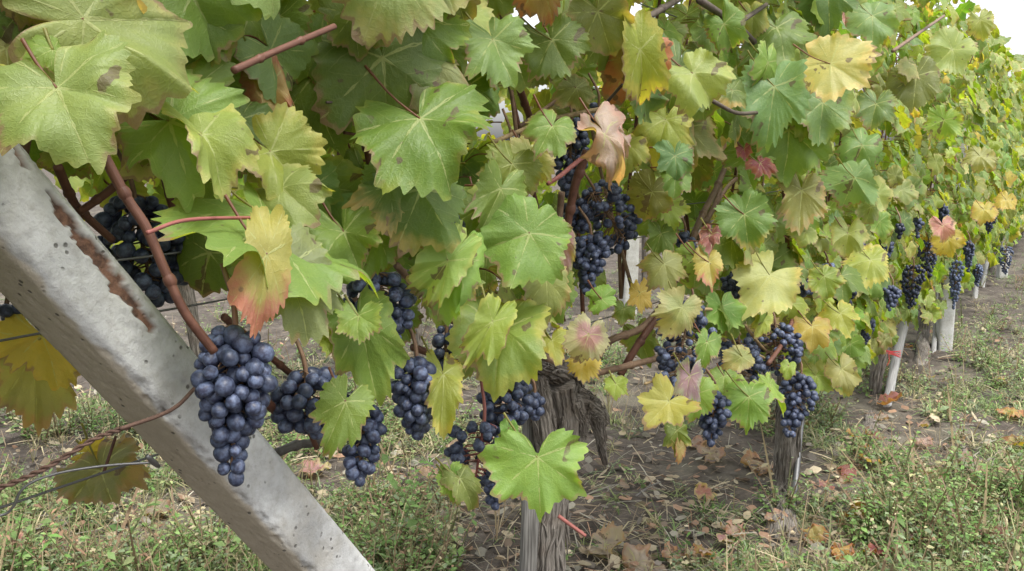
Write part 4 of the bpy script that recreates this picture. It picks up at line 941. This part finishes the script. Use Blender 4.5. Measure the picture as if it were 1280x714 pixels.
def stake(pts, wpx, mat, label, cat='stake', ns=4, name='wooden_stake', thick=.6, group=None):
    mb = MB(); P = [np.asarray(p) for p in pts]; dep = proj((P[0] + P[-1]) / 2)[2]; r = wpx / 2 * dep / FPX * 1.05
    mb.tube(P, [r * .92] + [r] * (len(P) - 1), n=30, ns=10 if ns == 4 else ns, rough=.05, ridges=3, seed=int(wpx * 7)); o = mb.build(name, mat, None, P[-1])
    return tag(o, label, cat, group)
bb = at(660, 714, .86); bb2 = bb.copy(); bb2[2] = -.1
stake([at(664, 486, .90), at(662, 600, .88), at(660, 714, .86), bb2], 21, WOOD_GREY, 'grey weathered wooden stake standing left against the gnarled trunk')
b = atground(988, 655); stake([at(1004, 505, .85), b - UP * .1], 7, WIRE, 'thin grey metal stake beside the trunk under the hanging bunches', name='metal_stake', ns=8)
b = atground(1103, 484) ; b = atground(1104, 520); stake([at(1142, 368, .80), at(1122, 440, .82), b - UP * .08], 11, WOOD_PALE, 'pale leaning wooden stake tied to a trunk with red twine')
b = atground(1166, 448); stake([at(1174, 360, .83), b - UP * .08], 6, WOOD_PALE, 'slim pale stake right behind the dark slim trunk')
b = atground(1219, 374); stake([at(1222, 326, .83), b - UP * .08], 6, WOOD_PALE, 'short pale stake past the square concrete post')
b = atground(1226, 366); stake([at(1234, 326, .85), b - UP * .08], 5, WOOD_PALE, 'thin pale stake leaning right past the square concrete post')
# red twine round the tied trunk
mb = MB(); c = at(1097, 440, .83); e = at(1122, 441, .81)
for j in range(4):
    z = (j - 1.5) * .008; rr = .045
    pts = []
    for a in np.linspace(0, 2 * math.pi, 17):
        f = .5 + .5 * math.cos(a); mid = c * f + e * (1 - f); pts.append(mid - unit(RN) * math.sin(a) * .045 + UP * (z + .006 * math.sin(a * 2 + j)) + RD * math.cos(a) * .03)
    mb.tube(pts, [.0016] * len(pts), n=40, ns=5, cap=False)
mb.tube([c - RN * .05, c - RN * .06 - UP * .03 - RD * .03, c - RN * .055 - UP * .05 - RD * .05], [.0018] * 3, n=8, ns=5)
tag(mb.build('twine', TWINE, None, c), 'red twine tying the trunk to the pale leaning stake', 'twine')
for h, s in ((1.13, .80), (1.05, .90), (1.55, .83), (.90, .85)):
    mb = MB(); ts = np.arange(-.2, 18, .5)
    mb.tube([world(t, s + .006 * math.sin(t * 3), h + .012 * math.sin(t * 2.1)) for t in ts], [.0014] * len(ts), n=len(ts) * 3, ns=5)
    lab = {1.13: 'thin trellis wire passing in front of the broad dark bunch', 1.05: 'thin trellis wire passing just under the broad dark bunch', 1.55: 'top trellis wire running hidden among the upper leaves', .90: 'lowest trellis wire at the height of the trunk heads'}[h]
    tag(mb.build('trellis_wire', WIRE, None, world(0, s, h)), lab, 'wire', 'trellis wires of the near row')
# twisted rusty wire wound to the leaning post
def twisted(path, r, turns, sep):
    mb = MB(); P, _ = smooth_path(path, [1] * len(path), 160)
    T = np.gradient(P, axis=0); T /= np.linalg.norm(T, axis=1)[:, None]; A = np.cross(T, UP); A /= np.linalg.norm(A, axis=1)[:, None]; B = np.cross(T, A)
    for ph in (0, math.pi):
        a = np.linspace(0, turns * 2 * math.pi, len(P)) + ph
        Q = P + (np.cos(a)[:, None] * A + np.sin(a)[:, None] * B) * sep; mb.tube(Q, [r] * len(Q), n=320, ns=6)
    return mb
tw = [at(-60, 628, .74), at(10, 606, .72), at(62, 582, .70), at(120, 548, .685), at(165, 532, .675)]
mb = twisted(tw, .0013, 8, .0013)
mb.tube([at(150, 536, .676), at(195, 521, .668), at(222, 507, .664), at(243, 486, .668), at(262, 470, .70), at(270, 462, .76)], [.0019] * 6, n=40, ns=7, rough=.05)
tag(mb.build('anchor_wire', RUSTY, None, tw[0]), 'twisted rusty wire running from the left border round the leaning post', 'wire')
mb = MB(); pp = [at(-40, 650, .77), at(2, 644, .76), at(16, 634, .755), at(26, 614, .75), at(44, 601, .745), at(80, 590, .735), at(134, 582, .72), at(194, 578, .70)]
mb.tube(pp, [.0012] * 8, n=80, ns=6)
mb.tube([at(184, 570, .695), at(192, 578, .70), at(198, 583, .71)], [.002, .003, .002], n=8, ns=8)
tag(mb.build('bent_wire', WIRE, None, pp[0]), 'thin grey wire hooked into the underside of the leaning post', 'wire')

# ------------------------------------------------------------------ ground cover
def strips(base, dirv, side, length, w0, w1, w2, bend, col):
    """n little leaves of three cross sections"""
    n = len(base); V = np.zeros((n, 6, 3)); up = np.array([0, 0, 1.0])
    dn = dirv / np.linalg.norm(dirv, axis=1, keepdims=True)
    for i, (f, ww) in enumerate(((0, w0), (.5, w1), (1, w2))):
        c = base + dn * (length * f)[:, None] - up * (bend * length * f * f)[:, None]
        V[:, 2 * i] = c - side * (ww * length)[:, None] * .5; V[:, 2 * i + 1] = c + side * (ww * length)[:, None] * .5
    V[:, 2:4] += up * (.06 * length)[:, None, None] * np.array([1, 1])[None, :, None] * 0
    k = np.arange(n) * 6
    q = np.concatenate([np.stack([k, k + 1, k + 3, k + 2], -1), np.stack([k + 2, k + 3, k + 5, k + 4], -1)])
    c4 = np.concatenate([np.repeat(col, 6, 0), np.ones((n * 6, 1))], 1)
    return V.reshape(-1, 3), q, c4
def scatter(n, g, x0=-120, x1=1400, ymin=262, ymax=800):
    """ground points, thinning with distance"""
    y = ymin + (ymax - ymin) * g.random(n * 2) ** .62; x = g.uniform(x0, x1, n * 2)
    rr = np.stack([(x - 640) / FPX, _cp + (357 - y) / FPX * _sp, -_sp + (357 - y) / FPX * _cp], -1)
    P = CP + rr * (-CAM_H / rr[:, 2])[:, None]
    P[:, 2] = ground_h(P[:, 0], P[:, 1]); return P
def cover():
    g = np.random.default_rng(77); mb = MB()
    GREENS = np.array([(.10, .19, .045), (.13, .22, .06), (.165, .25, .085), (.17, .22, .12), (.22, .26, .11), (.30, .29, .15), (.40, .35, .22), (.26, .16, .10)])
    r = lambda a: a.reshape(-1, *a.shape[2:])
    P = scatter(10500, g); s = P @ RN; t = P @ RD
    dens = fbm(P[:, :2] * 2.1, 3, 61)
    strip = np.exp(-((s - 1.15) / .40) ** 2)                    # bare hoed strip under the vines
    trunk_bare = np.zeros(len(P))                               # trodden bare soil round the trunks
    for b in (p2b, p3b, p4b, b1): d = P[:, :2] - b[:2]; trunk_bare = np.maximum(trunk_bare, np.exp(-((d @ RD[:2] + .10) / .22) ** 2 - ((d @ RN[:2] + .16) / .26) ** 2))
    P = P[g.random(len(P)) < np.clip((dens - .42 * trunk_bare - .35 - .21 * strip * (t < 3.6) - .1 * strip + .13 * (s < .60) - .085 * (s > 1.5)) * 7.0, .03 * (1 - trunk_bare), 1)]
    # broad-leaved weeds: one to four stems with small opposite leaves
    green = fbm(P[:, :2] * 2.6, 3, 93); idx = g.random(len(P)) < np.clip((green - .38) * 4, .12, .8); B = P[idx]; n = len(B); m = 3; l = 9
    size = np.exp(g.normal(0, .4, n)) * (.6 + .9 * vnoise(B[:, :2] * 3, 4))
    ci = g.choice(8, n, p=[.17, .2, .18, .2, .1, .08, .04, .03]); saz = g.uniform(0, 6.283, (n, m)); sl = g.uniform(.4, 1.3, (n, m))
    sd_ = np.stack([np.cos(saz) * sl, np.sin(saz) * sl, np.ones((n, m))], -1); sd_ /= np.linalg.norm(sd_, axis=-1, keepdims=True)
    slen = g.uniform(.05, .13, (n, m)) * size[:, None]
    u = np.linspace(.15, 1, l)[None, None] + g.normal(0, .04, (n, m, l))
    base = B[:, None, None] + sd_[:, :, None] * (slen[..., None] * u)[..., None]
    az = np.arange(l)[None, None] * 2.4 + g.uniform(0, 6.3, (n, m, 1)) + g.normal(0, .3, (n, m, l))
    d = np.stack([np.cos(az), np.sin(az), g.uniform(-.1, .8, (n, m, l))], -1); sd = np.stack([-np.sin(az), np.cos(az), g.normal(0, .35, (n, m, l))], -1)
    ln = g.uniform(.010, .027, (n, m, l)) * size[:, None, None] ** .6 * (1.15 - .5 * u); col = (GREENS[ci] * np.where(green[idx] > .56, 1.12, .95)[:, None])[:, None, None] * np.exp(g.normal(0, .2, (n, m, l, 1)))
    f = lambda a: a.reshape(-1, a.shape[-1])
    V, q, c = strips(f(base), f(d), f(sd), ln.ravel(), .12, g.choice([.3, .45, .6], n)[:, None, None].repeat(m, 1).repeat(l, 2).ravel(), .06, .35, f(col)); mb.add(V, q, col=c)
    scol = np.array([(.22, .17, .09), (.13, .14, .06), (.19, .13, .08)])[g.integers(0, 3, n * m)]
    V, q, c = strips(np.repeat(B, m, 0), f(sd_), f(np.stack([-np.sin(saz), np.cos(saz), saz * 0], -1)), slen.ravel(), .03, .025, .012, .0, scol); mb.add(V, q, col=c)
    # grass tufts, green to straw
    G = P[~idx]; n = len(G); m = 14; az = g.uniform(0, 6.283, (n, m)); lean = g.uniform(.3, 2.6, (n, m))
    d = np.stack([np.cos(az) * lean, np.sin(az) * lean, np.ones((n, m))], -1); sd = np.stack([-np.sin(az), np.cos(az), np.zeros((n, m))], -1)
    base = G[:, None] + g.normal(0, .016, (n, m, 3)) * np.array([1, 1, 0]); ln = g.uniform(.05, .17, (n, 1)) * g.uniform(.4, 1.1, (n, m))
    ci = g.choice(8, n, p=[.05, .10, .14, .19, .17, .18, .15, .02]); col = GREENS[ci][:, None] * np.exp(g.normal(0, .2, (n, m, 1)))
    V, q, c = strips(r(base), r(d), r(sd), r(ln), .034, .030, .006, .5, r(col)); mb.add(V, q, col=c)
    # tall dry seed stalks
    G = scatter(420, g); G = G[(G @ RN < .75) | (G @ RN > 1.5)]; n = len(G); m = 4; az = g.uniform(0, 6.283, (n, m)); lean = g.uniform(.05, .7, (n, m))
    d = np.stack([np.cos(az) * lean, np.sin(az) * lean, np.ones((n, m))], -1); sd = np.stack([-np.sin(az), np.cos(az), np.zeros((n, m))], -1)
    base = np.repeat(G[:, None], m, 1); ln = g.uniform(.12, .30, (n, 1)) * g.uniform(.6, 1.1, (n, m)); col = np.array([(.34, .28, .17), (.26, .20, .12), (.22, .21, .10)])[g.integers(0, 3, n)][:, None] * np.exp(g.normal(0, .15, (n, m, 1)))
    V, q, c = strips(r(base), r(d), r(sd), r(ln), .014, .012, .006, .25, r(col)); mb.add(V, q, col=c)
    o = mb.build('ground_weeds', WEED, None, (0, 0, 0), smooth=False); tag(o, 'low weeds and grass tufts growing over the vineyard soil', 'weeds', kind='stuff')
    # straw, bits of stalk and crumbled leaves
    mb = MB(); P = scatter(7500, g); s = P @ RN; n = len(P); az = g.uniform(0, 6.283, n)
    d = np.stack([np.cos(az), np.sin(az), g.normal(0.05, .25, n)], -1); sd = np.stack([-np.sin(az), np.cos(az), g.normal(0, .5, n)], -1)
    kind = g.random(n) * .8; ln = np.where(kind < .55, g.uniform(.03, .13, n), g.uniform(.012, .05, n)); w1 = np.where(kind < .55, .03, g.uniform(.4, .9, n))
    pal = np.array([(.36, .30, .20), (.28, .22, .15), (.20, .15, .11), (.40, .34, .24), (.29, .18, .12), (.15, .13, .11), (.30, .28, .23)]); col = pal[g.integers(0, 7, n)] * np.exp(g.normal(0, .2, (n, 1)))
    P[:, 2] += g.uniform(.004, .035, n)
    V, q, c = strips(P, d, sd, ln, np.where(kind < .55, .025, .3), w1, np.where(kind < .55, .018, .2), .1, col); mb.add(V, q, col=c)
    o = mb.build('plant_litter', WEED, None, (0, 0, 0), smooth=False); tag(o, 'straw bits and crumbled dead leaves strewn over the soil', 'litter', kind='stuff')
cover()
def clods():
    g = np.random.default_rng(5); mb = MB(); P = scatter(500, g); V0, q0, t0 = sphere(7, 5)
    for p in P:
        if abs(p @ RN - 1.2) > .6 and g.random() < .7: continue
        r = g.uniform(.006, .022); V = V0 * (1 + .6 * (vnoise(V0 * 2 + g.uniform(0, 99), 2) - .5))[:, None] * r * np.array([1, 1, .7]); mb.add(V + p, q0, t0)
    o = mb.build('soil_clods', SOIL, None, (0, 0, 0)); tag(o, 'loose clods of dark soil lying on the ground', 'clods', kind='stuff')
clods()

# fallen vine leaves one can tell apart
FALLEN = [(32, 697, 60, 'pinkish', 'reddish dry leaf lying at the lower left corner of the picture'), (200, 640, 36, 'tan', 'crumpled brown leaf lying left of the leaning post foot'), (388, 594, 30, 'pinkish', 'pinkish dry leaf lying right of the leaning post'),
 (574, 556, 34, 'tan', 'pale dry leaf lying in weeds behind the loose bunch'), (536, 606, 24, 'tan', 'small round tan leaf lying left of the olive folded leaf'), (755, 692, 46, 'tan', 'tan dry leaf lying on bare soil right of the gnarled trunk'),
 (796, 712, 44, 'tan', 'tan dry leaf lying at the bottom border on bare soil'), (948, 588, 34, 'tan', 'pale curled leaf lying behind the trunk with metal stake'), (885, 577, 30, 'tan', 'long flat brown leaf lying on dark soil under the bunches'),
 (1066, 656, 44, 'orange', 'orange brown leaf lying among weeds right of the metal stake'), (1016, 682, 28, 'orange', 'rusty orange leaf lying near the foot of the metal stake'), (1218, 635, 36, 'tan', 'folded tan leaf lying on soil at the right'),
 (1266, 606, 34, 'tan', 'pale tan leaf lying near the right border'), (1232, 610, 28, 'pinkish', 'brownish pink leaf lying just above the folded tan leaf'), (1270, 560, 40, 'orange', 'orange dry leaf lying upright at the right border'),
 (1262, 522, 34, 'orange', 'orange dry leaf lying farther up at the right border'), (1108, 510, 30, 'pinkish', 'pink brown leaf lying behind the tied trunk'), (1100, 705, 30, 'red', 'small dark red leaf lying at the bottom border among weeds'),
 (1150, 560, 24, 'tan', 'small tan leaf lying in the weeds of the path'), (1210, 592, 26, 'tan', 'light tan leaf lying on the path above the pink leaf'), (1250, 480, 24, 'tan', 'far tan leaf lying on the path'), (866, 560, 26, 'tan', 'curled brown leaf lying behind the orange hanging leaf'),
 (470, 560, 24, 'tan', 'tan leaf lying behind the ragged bunch'), (330, 640, 26, 'redbrown', 'dark brown leaf lying against the leaning post'), (1060, 600, 22, 'redbrown', 'small rusty leaf lying between trunk and path'), (1240, 690, 34, 'redbrown', 'brown leaf lying low at the right corner')]
for i, (x, y, wpx, kind, lab) in enumerate(FALLEN):
    g = np.random.default_rng(8000 + i); P = atground(x, y + wpx * .1); P[2] = gz(P[0], P[1]) + .035
    dep = proj(P)[2]; L = max(.035, min(.095, wpx * dep / FPX / 1.25)); a = g.uniform(0, 6.28); lb = LeafBatch()
    lb.add(P, (math.cos(a), math.sin(a), .1 + g.normal(0, .15)), (g.normal(0, .25), g.normal(-.2, .2), 1), L, kind, g, 90, RING_H, wid=.95, lob=.7, teeth=20, fold=.2, bend=g.normal(0, .7), roll=g.normal(.2, .9), wave=.14, crumple=.22)
    o = lb.build('fallen_leaf', None, P); tag(o, lab, 'fallen leaf', 'fallen vine leaves on the ground')
g = np.random.default_rng(4242); c = 0
while c < 46:                                                  # the many small ones strewn over the path, alike
    x, y = g.uniform(700, 1290), 714 - 400 * g.random() ** 1.3
    if y < 330 + (1280 - x) * .75: continue
    P = atground(x, y); P[2] = gz(P[0], P[1]) + g.uniform(.02, .045); a = g.uniform(0, 6.28); lb = LeafBatch(); c += 1
    lb.add(P, (math.cos(a), math.sin(a), g.normal(.1, .25)), (g.normal(0, .35), g.normal(-.2, .3), 1), g.uniform(.03, .06), g.choice(['tan', 'tan', 'orange', 'redbrown', 'pinkish']), g, 64, RING_M, wid=.9, lob=.8, teeth=16, fold=.25, bend=g.normal(0, .9), roll=g.normal(.2, 1.1), wave=.14, crumple=.3)
    tag(lb.build('fallen_leaf', None, P), 'small dry curled leaf lying among the weeds of the path', 'fallen leaf', 'small dry leaves strewn over the path')
TW = [(795, 620, 826, 606, 'short grey twig lying on bare soil right of the gnarled trunk'), (908, 700, 935, 668, 'reddish twig lying before the trunk with metal stake'), (55, 640, 78, 676, 'pale forked twig lying left of the leaning post'), (985, 640, 1000, 622, 'dry stalk leaning at the foot of the metal stake')]
for i, (x0, y0, x1, y1, lab) in enumerate(TW):
    a, b = atground(x0, y0, .03), atground(x1, y1, .03); mb = MB()
    mb.tube([a, (a + b) / 2 + UP * .012 + RD * .006, b + UP * .01], [.0032, .0028, .002], n=14, ns=6, rough=.08, seed=i)
    mb.tube([(a + b) / 2 + UP * .012, (a + b) / 2 + UP * .03 + RD * .03], [.0018, .001], n=5, ns=5)
    tag(mb.build('fallen_twig', CANE_BROWN if i % 2 else WOOD_GREY, None, a), lab, 'twig', 'twigs on the ground')
for o in list(bpy.data.objects):
    if '_w' in o: del o['_w']
